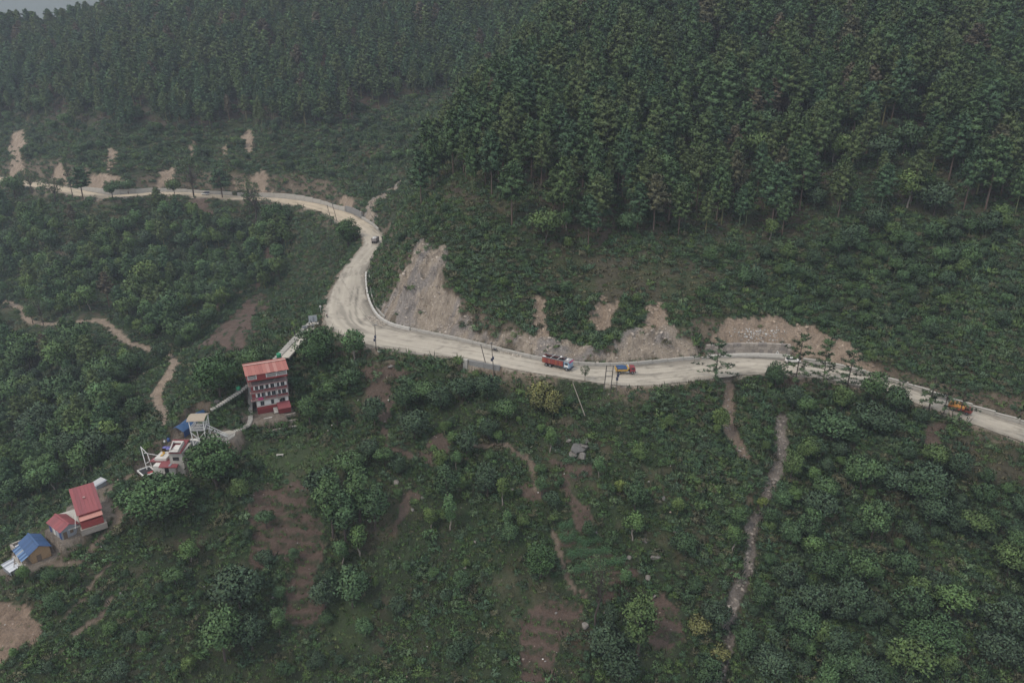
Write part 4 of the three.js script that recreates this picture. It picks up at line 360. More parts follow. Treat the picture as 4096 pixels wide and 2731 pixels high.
{
  const R = rng(99), many = { pine: [], broad: [] };
  for (const t of WOOD) { t.px = insideFrame(t.x, t.y + t.h * 0.6, t.z) ? frameSize(t.x, t.z, t.y, t.h) : -1; many[t.k === 'pine' ? 'pine' : 'broad'].push(t); }
  const rest = { pine: [], broad: [], dark: [], light: [] };
  for (const fam of ['pine', 'broad']) {
    const l = many[fam].sort((a, b) => b.px - a.px), own = fam === 'pine' ? 288 : 170;
    l.forEach((t, i) => {
      if (i < own && t.px > 0) {
        if (fam === 'pine') { const mi = t.r < 0.3 ? 0 : t.r < 0.55 ? 1 : t.r < 0.75 ? 2 : t.r < 0.965 ? 3 : 4, pd = pineDepth(t.x, t.z), lab = `${sizeWord(t.h, 13.5, 16.5, 20)} ${SHADES[mi]} pine ${t.z < -196 ? (pd < 9 ? 'at forest edge ' : pd < 24 ? 'in front ranks ' : pd < 45 ? 'in middle ranks ' : 'deep in forest ') + above(t.x, t.z) : whereIs(t.x, t.z)}`; plantTree('pine', t.x, t.z, t.h, t.w, R, 'pine_tree', lab, 'pine tree', 'pines on the slopes', mi); }
        else { const lab = treeLabel(t.k, t.x, t.z, t.h, t.w); plantTree(t.k, t.x, t.z, t.h, t.w, R, 'broadleaf_tree', lab, 'tree', 'trees ' + placeOf(t.x, t.z)); }
      } else rest[t.k].push(t);
    });
  }
  const spread = (list, kind, tints) => { const geos = mixed(kind), lists = geos.map(() => []); for (const t of list) { const c = tints[Math.floor(t.s * tints.length)], k = 0.85 + 0.3 * t.r; const fi = formFor(kind, t.h, t.w, (t.r * 997) % 1), sw = t.w / KIND[kind].forms[fi].wide; lists[fi].push([t.x, t.y - 0.1, t.z, sw, t.h, sw, t.r * 6.28, c[0] * k, c[1] * k, c[2] * k]); } return [lists, geos]; };
  const [pl, pg] = spread(rest.pine, 'pine', [0, 1, 2, 3, 0, 1, 2, 3, 0, 1, 2, 3, 0, 1, 2, 3, 0, 1, 2, 3, 4].map(i => KIND.pine.mats[i]));
  mass('pine_forest', 'hazy mass of pine forest covering the upper mountainsides', 'pine forest', pl, pg);
  for (const k of ['broad', 'dark', 'light']) { const [a, b] = spread(rest[k], k, KIND[k].mats); mass({ broad: 'leafy_woodland', dark: 'dark_woodland', light: 'pale_woodland' }[k], { broad: 'mass of mid green leafy woodland on the slopes', dark: 'mass of dark green leafy woodland on the slopes', light: 'scattered pale green crowns within the woodland' }[k], 'woodland', a, b); }
  console.log('woods', WOOD.length, many.pine.length, many.broad.length);
}
// -------- bushes and grass
const BUSH = [], GRASS = [];
for (let v = 0; v < 7; v++) { const R = rng(300 + v), b = new Bag(); const n = 8 + v; for (let i = 0; i < n; i++) { const a = R() * 6.28, r = 0.52 * Math.sqrt(R()), h = 0.1 + (0.75 - r) * R() * 0.9; clump(b, R, V(Math.cos(a) * r, h, Math.sin(a) * r), 0.11 + 0.11 * R(), 30, 0.12, 0.08, V(0, 0, 0), 0.7 + 0.6 * R()); } for (let i = 0; i < 9; i++) { const a = R() * 6.28, d = V(Math.cos(a) * 0.5, 1, Math.sin(a) * 0.5).normalize(), q = 0.8 + 0.5 * R(); b.leaf(V(Math.cos(a) * 0.3, 0.2, Math.sin(a) * 0.3), d, V(-Math.sin(a), 0, Math.cos(a)), 0.55 + 0.4 * R(), 0.07, V(d.x, 0.7, d.z).normalize(), [q, q, q]); } BUSH.push(b.geo()); }
for (let v = 0; v < 4; v++) { const R = rng(330 + v), b = new Bag(); for (let i = 0; i < 26; i++) { const a = R() * 6.28, r = Math.sqrt(R()) * 0.55, at = V(Math.cos(a) * r, -0.05, Math.sin(a) * r), d = V((R() - 0.5) * 1.1, 1, (R() - 0.5) * 1.1).normalize(), s = V(Math.cos(a + 1.3), 0, Math.sin(a + 1.3)), q = 0.7 + 0.6 * R(), w = 0.05 + 0.05 * R(); b.tri(at.clone().addScaledVector(s, w), at.clone().addScaledVector(s, -w), at.clone().addScaledVector(d, 0.35 + 0.4 * R()), V(d.x * 0.6, 0.9, d.z * 0.6).normalize(), [q, q, q]); } GRASS.push(b.geo()); }
const BUSHTONE = [[0.056, 0.092, 0.036], [0.066, 0.102, 0.05], [0.048, 0.076, 0.044], [0.08, 0.11, 0.038], [0.068, 0.095, 0.064], [0.092, 0.12, 0.068], [0.05, 0.084, 0.05], [0.09, 0.09, 0.05]];
const bushes = BUSH.map(() => []), grasses = GRASS.map(() => []), dryBush = [];
function addBush(x, y, z, s, R, tone) { const c = tone || BUSHTONE[Math.floor(R() * BUSHTONE.length)], k = 0.85 + 0.6 * R(); bushes[Math.floor(R() * BUSH.length)].push([x, y - 0.08 * s, z, s * (0.8 + 0.5 * R()), s * (0.6 + 0.5 * R()), s * (0.8 + 0.5 * R()), R() * 6.28, c[0] * k, c[1] * k, c[2] * k]); }
const near = (x, z, q, R, o) => {
  const g = groundAt(x, z); if (!inView(x, g.y + 1, z)) return;
  if (g.road && g.road.d < g.road.w + (g.road.side > 0 ? 2.2 : 0.9)) return;
  let p = o.p; if (bareKinds.has(g.kind)) { p = g.kind === 'rock' || g.kind === 'scar' ? 0.05 : g.kind === 'field' ? (g.riser ? 0.3 : 0.008) : g.kind === 'creek' || g.kind === 'gully' ? 0.05 : 0; if (q < p && !g.road) return addBush(x, g.y, z, 0.5 + 0.8 * R(), R); }
  else if (g.kind === 'dry') p *= 0.28; else if (g.kind === 'lawn') p *= 0.12; else if (g.kind === 'soil') p *= 0.07;
  for (const k of CREEKS) { const c = k.near(x, z); if (c && c.d < k.w * 1.5) p *= 0.08; }
  const pd = pineDepth(x, z); if (pd > 4) p *= 0.4;
  const n = fbm(x / 9 + 60, z / 9, 3); p *= lerp(o.lo, 1, smooth(o.a, o.b, n)); if (q > p) return;
  addBush(x, g.y, z, o.s0 + (o.s1 - o.s0) * R() * R(), R);
};
scatter(-125, 62, -186, -92, 1.35, 21, (x, z, q, R) => near(x, z, q, R, { p: 0.95, lo: 0.3, a: 0.38, b: 0.55, s0: 0.8, s1: 3.1 }));
scatter(36, 165, -182, -88, 1.15, 22, (x, z, q, R) => near(x, z, q, R, { p: 1, lo: 0.6, a: 0.35, b: 0.5, s0: 1.1, s1: 3.4 }));
scatter(-60, 190, -285, -176, 1.3, 23, (x, z, q, R) => near(x, z, q, R, { p: 1, lo: 0.62, a: 0.36, b: 0.5, s0: 1.3, s1: 3.8 }));
scatter(-190, -60, -340, -150, 1.4, 24, (x, z, q, R) => near(x, z, q, R, { p: 0.85, lo: 0.5, a: 0.35, b: 0.5, s0: 1.2, s1: 3.6 }));
scatter(-470, -190, -420, -180, 2.6, 25, (x, z, q, R) => near(x, z, q, R, { p: 0.8, lo: 0.4, a: 0.4, b: 0.55, s0: 1.4, s1: 3.4 }));
scatter(-470, -20, -580, -340, 2.2, 26, (x, z, q, R) => near(x, z, q, R, { p: 1, lo: 0.65, a: 0.35, b: 0.5, s0: 1.8, s1: 5 }));
mass('undergrowth', 'dense green undergrowth of bushes over the slopes', 'undergrowth', bushes, BUSH);
const GRASSTONE = [[0.075, 0.12, 0.036], [0.065, 0.108, 0.036], [0.1, 0.115, 0.046], [0.06, 0.106, 0.032]];
scatter(-125, 165, -182, -92, 0.75, 31, (x, z, q, R) => {
  const g = groundAt(x, z); if (!inView(x, g.y, z, 1.05) || g.kind === 'road' || g.kind === 'track' || g.kind === 'pad' || g.kind === 'path') return; if (g.road && g.road.d < g.road.w + 0.8) return;
  const p = g.kind === 'field' || g.kind === 'tilth' ? (g.riser ? 0.6 : 0.02) : g.kind === 'soil' || g.kind === 'rock' || g.kind === 'scar' || g.kind === 'creek' || g.kind === 'gully' || g.kind === 'slide' ? 0.05 : g.kind === 'dry' ? 0.5 : 0.62 * lerp(1, 0.25, smooth(0.5, 0.66, fbm(x / 7, z / 7, 4) * 0.7 + fbm(x / 27 + 3, z / 27, 3) * 0.3)); if (q > p) return;
  const c = g.kind === 'dry' ? [0.12, 0.11, 0.055] : GRASSTONE[Math.floor(R() * 4)], k = 0.75 + 0.5 * R(), s = 0.6 + 0.7 * R(); grasses[Math.floor(R() * 4)].push([x, g.y, z, s, s * 0.8, s, R() * 6.28, c[0] * k, c[1] * k, c[2] * k]);
});
scatter(-60, 190, -262, -182, 1.3, 32, (x, z, q, R) => { const g = groundAt(x, z); if (!inView(x, g.y, z, 1.05) || (g.kind && g.kind !== 'dry') || q > 0.55) return; if (g.road && g.road.d < g.road.w + 2.5) return; const c = g.kind === 'dry' ? [0.12, 0.11, 0.055] : GRASSTONE[Math.floor(R() * 4)], k = 0.75 + 0.5 * R(), s = 1 + 0.8 * R(); grasses[Math.floor(R() * 4)].push([x, g.y, z, s, s * 0.7, s, R() * 6.28, c[0] * k, c[1] * k, c[2] * k]); });
mass('grass', 'rough grass and weeds covering the open slopes', 'grass', grasses, GRASS);
console.log('bushes', bushes.reduce((s, l) => s + l.length, 0), 'grass', grasses.reduce((s, l) => s + l.length, 0));

// ---------------------------------------------------------------- the road and its walls
const ARC = [0]; for (let i = 1; i < ROAD.length; i++) ARC.push(ARC[i - 1] + Math.hypot(ROAD[i][0] - ROAD[i - 1][0], ROAD[i][1] - ROAD[i - 1][1]));
function onRoad(s, side = 0) { // side: -1 lower edge ... +1 hill edge, more than 1 in metres beyond
  let i = 0; while (i < ROAD.length - 2 && ARC[i + 1] < s) i++;
  const t = (s - ARC[i]) / (ARC[i + 1] - ARC[i]), a = ROAD[i], b = ROAD[i + 1], p = ROAD[Math.max(0, i - 1)], q = ROAD[Math.min(ROAD.length - 1, i + 2)];
  const cr = k => { const u = t, u2 = u * u, u3 = u2 * u; return 0.5 * (2 * a[k] + (b[k] - p[k]) * u + (2 * p[k] - 5 * a[k] + 4 * b[k] - q[k]) * u2 + (3 * a[k] - p[k] - 3 * b[k] + q[k]) * u3); };
  const dx = lerp(b[0] - p[0], q[0] - a[0], t), dz = lerp(b[1] - p[1], q[1] - a[1], t), l = Math.hypot(dx, dz), w = cr(3), off = Math.abs(side) <= 1 ? side * w : Math.sign(side) * (w + Math.abs(side) - 1);
  return { x: cr(0) - dz / l * off, y: cr(2), z: cr(1) + dx / l * off, heading: Math.atan2(-dz, dx), tx: dx / l, tz: dz / l, w };
}
const ROADLEN = ARC[ARC.length - 1];
{
  const ns = Math.floor(ROADLEN / 0.9), nt = 30, pos = [], col = [], uv = [], idx = [];
  for (let i = 0; i <= ns; i++) for (let j = 0; j <= nt; j++) {
    const s = ROADLEN * i / ns, f = j / nt * 2 - 1, p = onRoad(s, f * (Math.abs(f) > 0.8 ? 1 + (fbm(s / 3.5 + 50, f * 40, 3) - 0.62) * 0.16 * (Math.abs(f) - 0.8) * 5 : 1)), edge = 1 - Math.abs(f), m = f * p.w;
    const bump = (fbm(p.x / 2.3, p.z / 2.3, 3) - 0.5) * 0.1 + (edge < 0.1 ? -0.12 * (1 - edge / 0.1) : 0);
    pos.push(p.x, p.y + bump, p.z); uv.push(s / 6, m / 6);
    let k = 0.9 + 0.22 * (fbm(s / 26, m / 0.9, 4) - 0.5) * 2 + 0.1 * (fbm(s / 5, m / 3 + 8, 3) - 0.5) * 2;      // dust swept along by wheels
    const damp = smooth(0.6, 0.74, fbm(s / 9 + 31, m / 1.6, 4)) * 0.3, gravel = smooth(0.72, 0.98, Math.abs(f) + (fbm(s / 3, m + 5, 3) - 0.5) * 0.5) * 0.25;
    const bend = smooth(195, 205, s) * smooth(252, 240, s), ruts = bend * Math.max(smooth(0.5, 0.2, Math.abs(m - 0.6 - (s - 220) * 0.05)), smooth(0.5, 0.2, Math.abs(m - 2.6 - (s - 220) * 0.045))) * 0.38 * smooth(0.3, 0.5, fbm(s / 4, m, 3));
    const shoulder = smooth(0.55, 0.8, f + (fbm(s / 7, m / 2 + 3, 4) - 0.5) * 0.9) * smooth(300, 270, s) * 0.3, hole = smooth(0.7, 0.76, fbm(p.x / 1.7 + 9, p.z / 1.7, 3)) * 0.3; k *= (1 - damp - gravel - ruts) * (1 - shoulder) * (1 - hole); const warm = smooth(300, 380, s) * 0.04;
    col.push((0.45 + warm) * k, 0.405 * k, (0.335 - warm) * k);
  }
  for (let i = 0; i < ns; i++) for (let j = 0; j < nt; j++) { const a = i * (nt + 1) + j, b = a + 1, c = a + nt + 1, d = c + 1; idx.push(a, b, c, b, d, c); }
  const g = new THREE.BufferGeometry(); g.setAttribute('position', new THREE.Float32BufferAttribute(pos, 3)); g.setAttribute('color', new THREE.Float32BufferAttribute(col, 3)); g.setAttribute('uv', new THREE.Float32BufferAttribute(uv, 2)); g.setIndex(idx); g.computeVertexNormals();
  const n = g.attributes.normal; if (n.getY(100) < 0) { for (let i = 0; i < idx.length; i += 3) [idx[i + 1], idx[i + 2]] = [idx[i + 2], idx[i + 1]]; g.setIndex(idx); g.computeVertexNormals(); }
  const dust = new THREE.MeshStandardMaterial({ vertexColors: true, roughness: 1, map: grain(9, 0.8, 1, 0.8), bumpMap: earthRelief, bumpScale: 0.06 });
  const m = new THREE.Mesh(g, dust); m.name = 'road'; m.receiveShadow = true; m.userData = { kind: 'structure', label: 'pale dusty unpaved mountain road', category: 'road' }; scene.add(m);
}
const bx = (w, h, d, x = 0, y = 0, z = 0) => new THREE.BoxGeometry(w, h, d).translate(x, y, z);
const cyl = (r1, r2, h, n = 8, x = 0, y = 0, z = 0) => new THREE.CylinderGeometry(r1, r2, h, n).translate(x, y, z);
function bar(a, b, r, n = 5) { const A = V(...a), B = V(...b), d = B.clone().sub(A), l = d.length(); const g = new THREE.CylinderGeometry(r, r, l, n); g.applyQuaternion(new THREE.Quaternion().setFromUnitVectors(V(0, 1, 0), d.normalize())); return g.translate((A.x + B.x) / 2, (A.y + B.y) / 2, (A.z + B.z) / 2); }
function beam(a, b, w, h = w) { const A = V(...a), B = V(...b), d = B.clone().sub(A), l = d.length(), g = new THREE.BoxGeometry(w, l, h); g.applyQuaternion(new THREE.Quaternion().setFromUnitVectors(V(0, 1, 0), d.normalize())); return g.translate((A.x + B.x) / 2, (A.y + B.y) / 2, (A.z + B.z) / 2); }
const join = l => mergeGeometries(l.map(g => { const q = g.index ? g.toNonIndexed() : g; for (const k of Object.keys(q.attributes)) if (!['position', 'normal', 'uv'].includes(k)) q.deleteAttribute(k); return q; }));
const rough = (seed, lo, hi) => { const t = grain(seed, lo, hi, 1.4); return t; };
const stain = rough(21, 0.6, 1), stain2 = rough(22, 0.72, 1);
const tex = (r, g, b, map = stain, ro = 0.92, o = {}) => plain(r, g, b, ro, { map, ...o });
const M = {
  concrete: tex(0.46, 0.44, 0.4), concreteDark: tex(0.25, 0.25, 0.245), concretePale: tex(0.6, 0.58, 0.54), stone: tex(0.3, 0.265, 0.23), stone2: tex(0.36, 0.32, 0.28), stone3: tex(0.24, 0.215, 0.195), stonePale: tex(0.6, 0.59, 0.57),
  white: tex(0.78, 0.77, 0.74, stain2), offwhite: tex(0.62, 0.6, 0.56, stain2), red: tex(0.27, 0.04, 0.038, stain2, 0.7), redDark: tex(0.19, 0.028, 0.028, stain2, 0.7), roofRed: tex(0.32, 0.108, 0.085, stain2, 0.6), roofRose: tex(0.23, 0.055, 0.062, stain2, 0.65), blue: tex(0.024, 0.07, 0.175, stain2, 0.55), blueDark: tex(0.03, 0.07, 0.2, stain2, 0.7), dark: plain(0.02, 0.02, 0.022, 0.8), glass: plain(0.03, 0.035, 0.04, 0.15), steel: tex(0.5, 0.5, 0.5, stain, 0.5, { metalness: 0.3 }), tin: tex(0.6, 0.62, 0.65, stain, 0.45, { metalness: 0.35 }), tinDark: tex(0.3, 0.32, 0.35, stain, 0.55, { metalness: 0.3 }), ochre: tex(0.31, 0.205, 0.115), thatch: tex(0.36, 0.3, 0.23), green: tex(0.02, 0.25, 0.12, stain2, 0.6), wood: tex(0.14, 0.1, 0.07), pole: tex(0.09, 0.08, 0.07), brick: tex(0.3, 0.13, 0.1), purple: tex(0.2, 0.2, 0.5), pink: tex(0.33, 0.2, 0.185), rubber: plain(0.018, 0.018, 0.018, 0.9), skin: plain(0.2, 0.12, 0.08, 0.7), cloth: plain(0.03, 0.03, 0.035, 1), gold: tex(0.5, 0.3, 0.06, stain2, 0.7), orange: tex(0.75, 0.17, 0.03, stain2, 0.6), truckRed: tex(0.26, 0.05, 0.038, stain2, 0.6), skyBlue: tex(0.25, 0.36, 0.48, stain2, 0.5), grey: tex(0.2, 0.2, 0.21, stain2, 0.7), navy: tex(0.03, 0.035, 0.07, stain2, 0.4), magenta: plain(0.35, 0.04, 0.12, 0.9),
};
// a wall that follows the road: one mesh for each cast length
function roadWall(name, label, category, s0, s1, side, hgt, thick, step, mat, o = {}) {
  const c = onRoad((s0 + s1) / 2, side), t = thing(name, label, category, [c.x, c.y, c.z]);
  for (let s = s0; s < s1 - 0.1; s += step) {
    const a = onRoad(s + 0.03, side), b = onRoad(Math.min(s1, s + step) - 0.03, side), l = Math.hypot(b.x - a.x, b.z - a.z), h = typeof hgt === 'function' ? hgt(s) : hgt;
    const g = bx(l, h + (o.down ?? 0.6), thick, 0, (h - (o.down ?? 0.6)) / 2, 0); if (o.lip) g.copy(join([g, bx(l, 0.12, thick + 0.25, 0, h + 0.06, 0)]));
    const p = part('wall_segment', g, mat, t); p.position.set((a.x + b.x) / 2 - c.x, (a.y + b.y) / 2 - c.y, (a.z + b.z) / 2 - c.z); p.rotation.y = Math.atan2(-(b.z - a.z), b.x - a.x);
  }
  return t;
}
roadWall('drain_wall', 'low pale concrete drain wall round the inside of the road bend', 'wall', 186, 262, 1.35, 0.75, 0.55, 4, M.concretePale);
roadWall('drain_wall', 'thin outer drain kerb hugging the cut bank at the bend', 'wall', 205, 262, 2.7, 0.9, 0.3, 4, M.concrete);
roadWall('drain_wall', 'long low concrete drain wall under the earth cuttings behind the trucks', 'wall', 88, 185.5, 1.35, 0.7, 0.5, 5, M.concrete);
roadWall('drain_wall', 'short low concrete kerb in front of the stone cage wall', 'wall', 62, 87.5, 1.3, 0.35, 0.5, 5, M.concrete);
roadWall('parapet_wall', 'dusty concrete parapet along the hill side of the right hand road', 'wall', 2, 61.5, 1.4, 0.8, 0.5, 5, M.concrete, { lip: true });
roadWall('retaining_wall', 'smooth grey concrete retaining wall of the far road below the bushes', 'wall', 384, 470, 1.6, s => 2.3 + 0.5 * Math.sin(s / 11), 0.7, 7, M.concrete);
roadWall('retaining_wall', 'tall dark block of retaining wall where the far road turns in', 'wall', 362, 383.5, 1.7, 3.0, 0.8, 5, M.concreteDark);
roadWall('retaining_wall', 'low stepped retaining wall before the hidden inner bend', 'wall', 332, 361.5, 1.5, 1.0, 0.7, 6, M.concrete);
roadWall('retaining_wall', 'long pale retaining wall at the far end of the road', 'wall', 474, 600, 1.6, s => 2.3 + 0.7 * Math.sin(s / 17 + 1), 0.7, 8, M.concrete);
// walls that hold up the lower edge
roadWall('retaining_wall', 'clean grey concrete wall under the road edge beside two leaning poles', 'wall', 147.5, 157, -1.25, 0.15, 0.5, 4.8, M.concreteDark, { down: 4.2 });
roadWall('retaining_pier', 'narrow pale pier closing the grey wall under the road', 'pier', 157.3, 158.6, -1.5, 0.3, 1.0, 1.3, M.concrete, { down: 5 });
roadWall('stone_wall', 'rough weathered stone wall under the road edge above bare red soil', 'wall', 171, 181, -1.6, 0.1, 0.8, 3.4, M.stone, { down: 3.2 });

// ---------------------------------------------------------------- stones
function boulder(seed, n = 1, squash = 0.75) { const R = rng(seed), g0 = new THREE.IcosahedronGeometry(0.5, n + 1); const g = mergeVertices(g0.deleteAttribute('normal').deleteAttribute('uv')), p = g.attributes.position; const cuts = Array.from({ length: 9 }, () => [onSphere(R), 0.24 + 0.16 * R()]); for (let i = 0; i < p.count; i++) { const v = V(p.getX(i), p.getY(i), p.getZ(i)); for (const [d, k] of cuts) { const e = v.dot(d) - k; if (e > 0) v.addScaledVector(d, -e); } v.multiplyScalar(0.95 + 0.1 * R()); p.setXYZ(i, v.x, v.y * squash, v.z); } const f = g.toNonIndexed(); f.computeVertexNormals(); const uv = new Float32Array(f.attributes.position.count * 2); for (let i = 0; i < uv.length / 2; i++) { uv[i * 2] = f.attributes.position.getX(i); uv[i * 2 + 1] = f.attributes.position.getY(i) + f.attributes.position.getZ(i); } f.setAttribute('uv', new THREE.BufferAttribute(uv, 2)); return f; }
const ROCKS = [1, 2, 3, 4, 5].map(s => boulder(500 + s)), BIGROCKS = [1, 2, 3].map(s => boulder(520 + s, 3, 0.9));
// stone cages (gabions) stacked three high
{
  const s0 = 64.5, s1 = 85.5, c = onRoad((s0 + s1) / 2, 2.6), t = thing('gabion_wall', 'three row wall of wire stone cages beside the road under a scree heap', 'wall', [c.x, c.y, c.z]);
  const cages = [0, 1, 2].map(v => { const g = new THREE.BoxGeometry(1, 1, 1, 5, 5, 3), p = g.attributes.position, R = rng(60 + v); const H = new Map(); for (let i = 0; i < p.count; i++) { const k = [p.getX(i), p.getY(i), p.getZ(i)].map(q => q.toFixed(2)).join(); if (!H.has(k)) H.set(k, [(R() - 0.5) * 0.07, (R() - 0.5) * 0.05, (R() - 0.5) * 0.1]); const d = H.get(k); p.setXYZ(i, p.getX(i) + d[0], p.getY(i) + d[1], p.getZ(i) + d[2]); } const f = g.toNonIndexed(); f.computeVertexNormals(); return f; });
  const mats = [M.stone, M.stone2, M.stone3], R = rng(61);
  const apron = []; for (let s = s0; s < s1; s += 3.5) { const a = onRoad(s, 2.0), b = onRoad(Math.min(s1, s + 3.5) - 0.05, 2.0), l = Math.hypot(b.x - a.x, b.z - a.z), g = bx(l, 1.3, 0.9, 0, 0, 0); const p = part('footing', g, M.concretePale, t); p.position.set((a.x + b.x) / 2 - c.x, 0.1, (a.z + b.z) / 2 - c.z); p.rotation.y = Math.atan2(-(b.z - a.z), b.x - a.x); }
  for (let row = 0; row < 3; row++) { let s = s0 + (row % 2 ? -0.4 : 0); while (s < s1 - 0.3) { const w = 0.85 + 0.3 * R(), a = onRoad(s, 2.75 + row * 0.12), b = onRoad(s + w, 2.75 + row * 0.12), l = Math.hypot(b.x - a.x, b.z - a.z), p = part('stone_cage', cages[Math.floor(R() * 3)], mats[Math.floor(R() * 3)], t); p.position.set((a.x + b.x) / 2 - c.x, 1.2 + row * 0.95, (a.z + b.z) / 2 - c.z); p.rotation.y = Math.atan2(-(b.z - a.z), b.x - a.x); p.scale.set(l - 0.06, 0.88, 1.1); s += w; } }
}

// ---------------------------------------------------------------- buildings on the spur
// a pitched sheet roof plane from eave to ridge, laid sheet by sheet (local x along the eave)
function sheetRoof(t, name, mats, x0, x1, eave, ridge, sheet, o = {}) { // eave, ridge = [y, z]
  const R = rng(Math.round((x1 - x0) * 977 + eave[0] * 31) >>> 0), n = Math.max(1, Math.round((x1 - x0) / sheet)), w = (x1 - x0) / n, dy = ridge[0] - eave[0], dz = ridge[1] - eave[1], l = Math.hypot(dy, dz), ribs = 4, pos = [], idx = [], uv = [];
  for (let i = 0; i <= ribs * 2; i++) for (let j = 0; j < 2; j++) { pos.push((i / (ribs * 2) - 0.5) * (w - 0.02), (i % 2 ? 0.035 : 0) + 0.02, j * l); uv.push(i * 0.1, j); }
  for (let i = 0; i < ribs * 2; i++) idx.push(i * 2, i * 2 + 1, i * 2 + 2, i * 2 + 2, i * 2 + 1, i * 2 + 3);
  const top = new THREE.BufferGeometry(); top.setAttribute('position', new THREE.Float32BufferAttribute(pos, 3)); top.setAttribute('uv', new THREE.Float32BufferAttribute(uv, 2)); top.setIndex(idx); const flat = top.toNonIndexed(); flat.computeVertexNormals();
  const g = join([flat, bx(w - 0.02, 0.02, l, 0, 0, l / 2)]);
  for (let i = 0; i < n; i++) { const p = part(name, g, mats[Math.floor(R() * mats.length)], t); p.position.set(x0 + w * (i + 0.5), eave[0] + (i % 2) * 0.012, eave[1]); p.rotation.x = -Math.atan2(dy, dz); }
}
// rails: top bar, bottom bar and uprights, joined
function railing(a, b, h, step = 0.35, r = 0.035) { const A = V(...a), B = V(...b), n = Math.max(1, Math.round(A.distanceTo(B) / step)), l = [bar([A.x, A.y + h, A.z], [B.x, B.y + h, B.z], r * 1.4, 4), bar([A.x, A.y + 0.12, A.z], [B.x, B.y + 0.12, B.z], r, 4)]; for (let i = 0; i <= n; i++) { const p = A.clone().lerp(B, i / n); l.push(bar([p.x, p.y, p.z], [p.x, p.y + h, p.z], r, 4)); } return join(l); }
const roofTones = [M.roofRed, tex(0.35, 0.128, 0.1, stain2, 0.6), tex(0.29, 0.096, 0.076, stain2, 0.6), tex(0.38, 0.17, 0.14, stain2, 0.6)];
const roseTones = [M.roofRose, tex(0.25, 0.06, 0.065, stain2, 0.65), tex(0.205, 0.052, 0.058, stain2, 0.65)];
const blueTones = [M.blue, tex(0.028, 0.08, 0.195, stain2, 0.55), tex(0.022, 0.064, 0.155, stain2, 0.55)];
{ // ---- the tall red house
  const t = thing('tall_house', 'five storey red and white house with pink metal roof on the spur', 'house', [-70.8, -4.3, -172], 0.464);
  part('plinth', bx(8.6, 2.4, 6.6, 4.3, 0.6, -3.4), M.redDark, t);
  const win = (parent, x, y, w, h, z) => { const f = part('window', bx(w, h, 0.06, x, y, z), M.glass, parent); part('frame', join([bx(w + 0.12, 0.07, 0.1, x, y + h / 2, z + 0.02), bx(w + 0.12, 0.07, 0.1, x, y - h / 2, z + 0.02), bx(0.06, h, 0.1, x, y, z + 0.02)]), M.grey, f); };
  // ground floor
  part('wall', bx(8.5, 2.6, 6.4, 4.25, 3.1, -3.4), M.offwhite, t); part('base_band', bx(5.2, 0.9, 0.12, 2.6, 1.7, -0.1), M.red, t);
  for (const [x, w] of [[0.45, 0.8], [2.9, 1.7], [5.3, 1.3], [8.05, 0.75]]) part('wall_panel', bx(w, 1.15, 0.1, x, 3.2, -0.1), M.white, t);
  for (const [x, w] of [[1.45, 0.9], [4.15, 0.7], [6.8, 1.4]]) win(t, x, 3.1, w, 1.2, -0.14);
  // two gallery floors
  for (const [k, y] of [[0, 4.5], [1, 6.75]]) {
    part('wall', bx(9.6, 2.1, 5.8, 3.75, y + 1.15, -2.75), M.red, t);
    part('floor_slab', bx(10.1, 0.22, 7.4, 3.65, y, -2.9), M.pink, t, 'faded pink edged balcony slab');
    part('railing', railing([-1.2, y + 0.12, 0.75], [8.6, y + 0.12, 0.75], 0.85, 0.4, 0.03), M.grey, t);
    const cells = k ? [[-0.2, 0.4, 1], [0.45, 0.75, 0], [1.05, 0.4, 1], [1.75, 0.9, 0], [2.5, 0.6, 1], [3.2, 0.75, 0], [3.85, 0.45, 1], [4.6, 0.95, 0], [5.45, 0.75, 1], [6.15, 0.6, 0], [6.65, 0.35, 1], [7.35, 0.95, 0], [8.15, 0.6, 1]] : [[0.2, 0.45, 1], [0.8, 0.7, 0], [1.3, 0.35, 1], [2.0, 0.9, 0], [2.8, 0.55, 1], [3.5, 0.75, 0], [4.05, 0.3, 1], [4.75, 1.0, 0], [5.6, 0.65, 1], [6.3, 0.65, 0], [6.8, 0.3, 1], [7.5, 0.95, 0], [8.25, 0.45, 1]];
    for (const [x, w, white] of cells) if (white) part('wall_panel', bx(w, 1.15, 0.1, x, y + 1.35, 0.2), M.white, t); else win(t, x, y + 1.25, w, 1.3, 0.18);
    for (const x of [-1.15, 2.2, 5.5, 8.55]) part('post', bx(0.14, 2.1, 0.14, x, y + 1.15, 0.7), M.grey, t);
  }
  part('stair_wall', bx(0.25, 4.4, 5.2, -1.3, 6.7, -3.3), M.concreteDark, t);
  // open floor
  part('floor_slab', bx(10.3, 0.24, 7.5, 3.6, 9.0, -2.9), M.pink, t, 'faded pink edged open floor slab');
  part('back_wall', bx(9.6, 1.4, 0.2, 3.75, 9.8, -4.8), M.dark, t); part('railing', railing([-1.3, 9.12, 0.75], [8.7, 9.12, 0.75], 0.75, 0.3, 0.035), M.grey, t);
  for (const x of [-1.2, 1.2, 5.2, 8.6]) part('post', bx(0.16, 1.4, 0.16, x, 9.8, 0.65), M.wood, t);
  // top floor
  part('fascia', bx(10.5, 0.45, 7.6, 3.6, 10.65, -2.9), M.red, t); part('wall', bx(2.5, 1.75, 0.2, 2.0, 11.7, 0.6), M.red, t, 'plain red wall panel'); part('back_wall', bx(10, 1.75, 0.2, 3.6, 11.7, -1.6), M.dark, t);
  part('side_wall', bx(0.15, 1.75, 5.6, -1.5, 11.7, -2.6), M.red, t); part('side_wall', bx(0.15, 1.75, 5.6, 8.75, 11.7, -2.6), M.red, t);
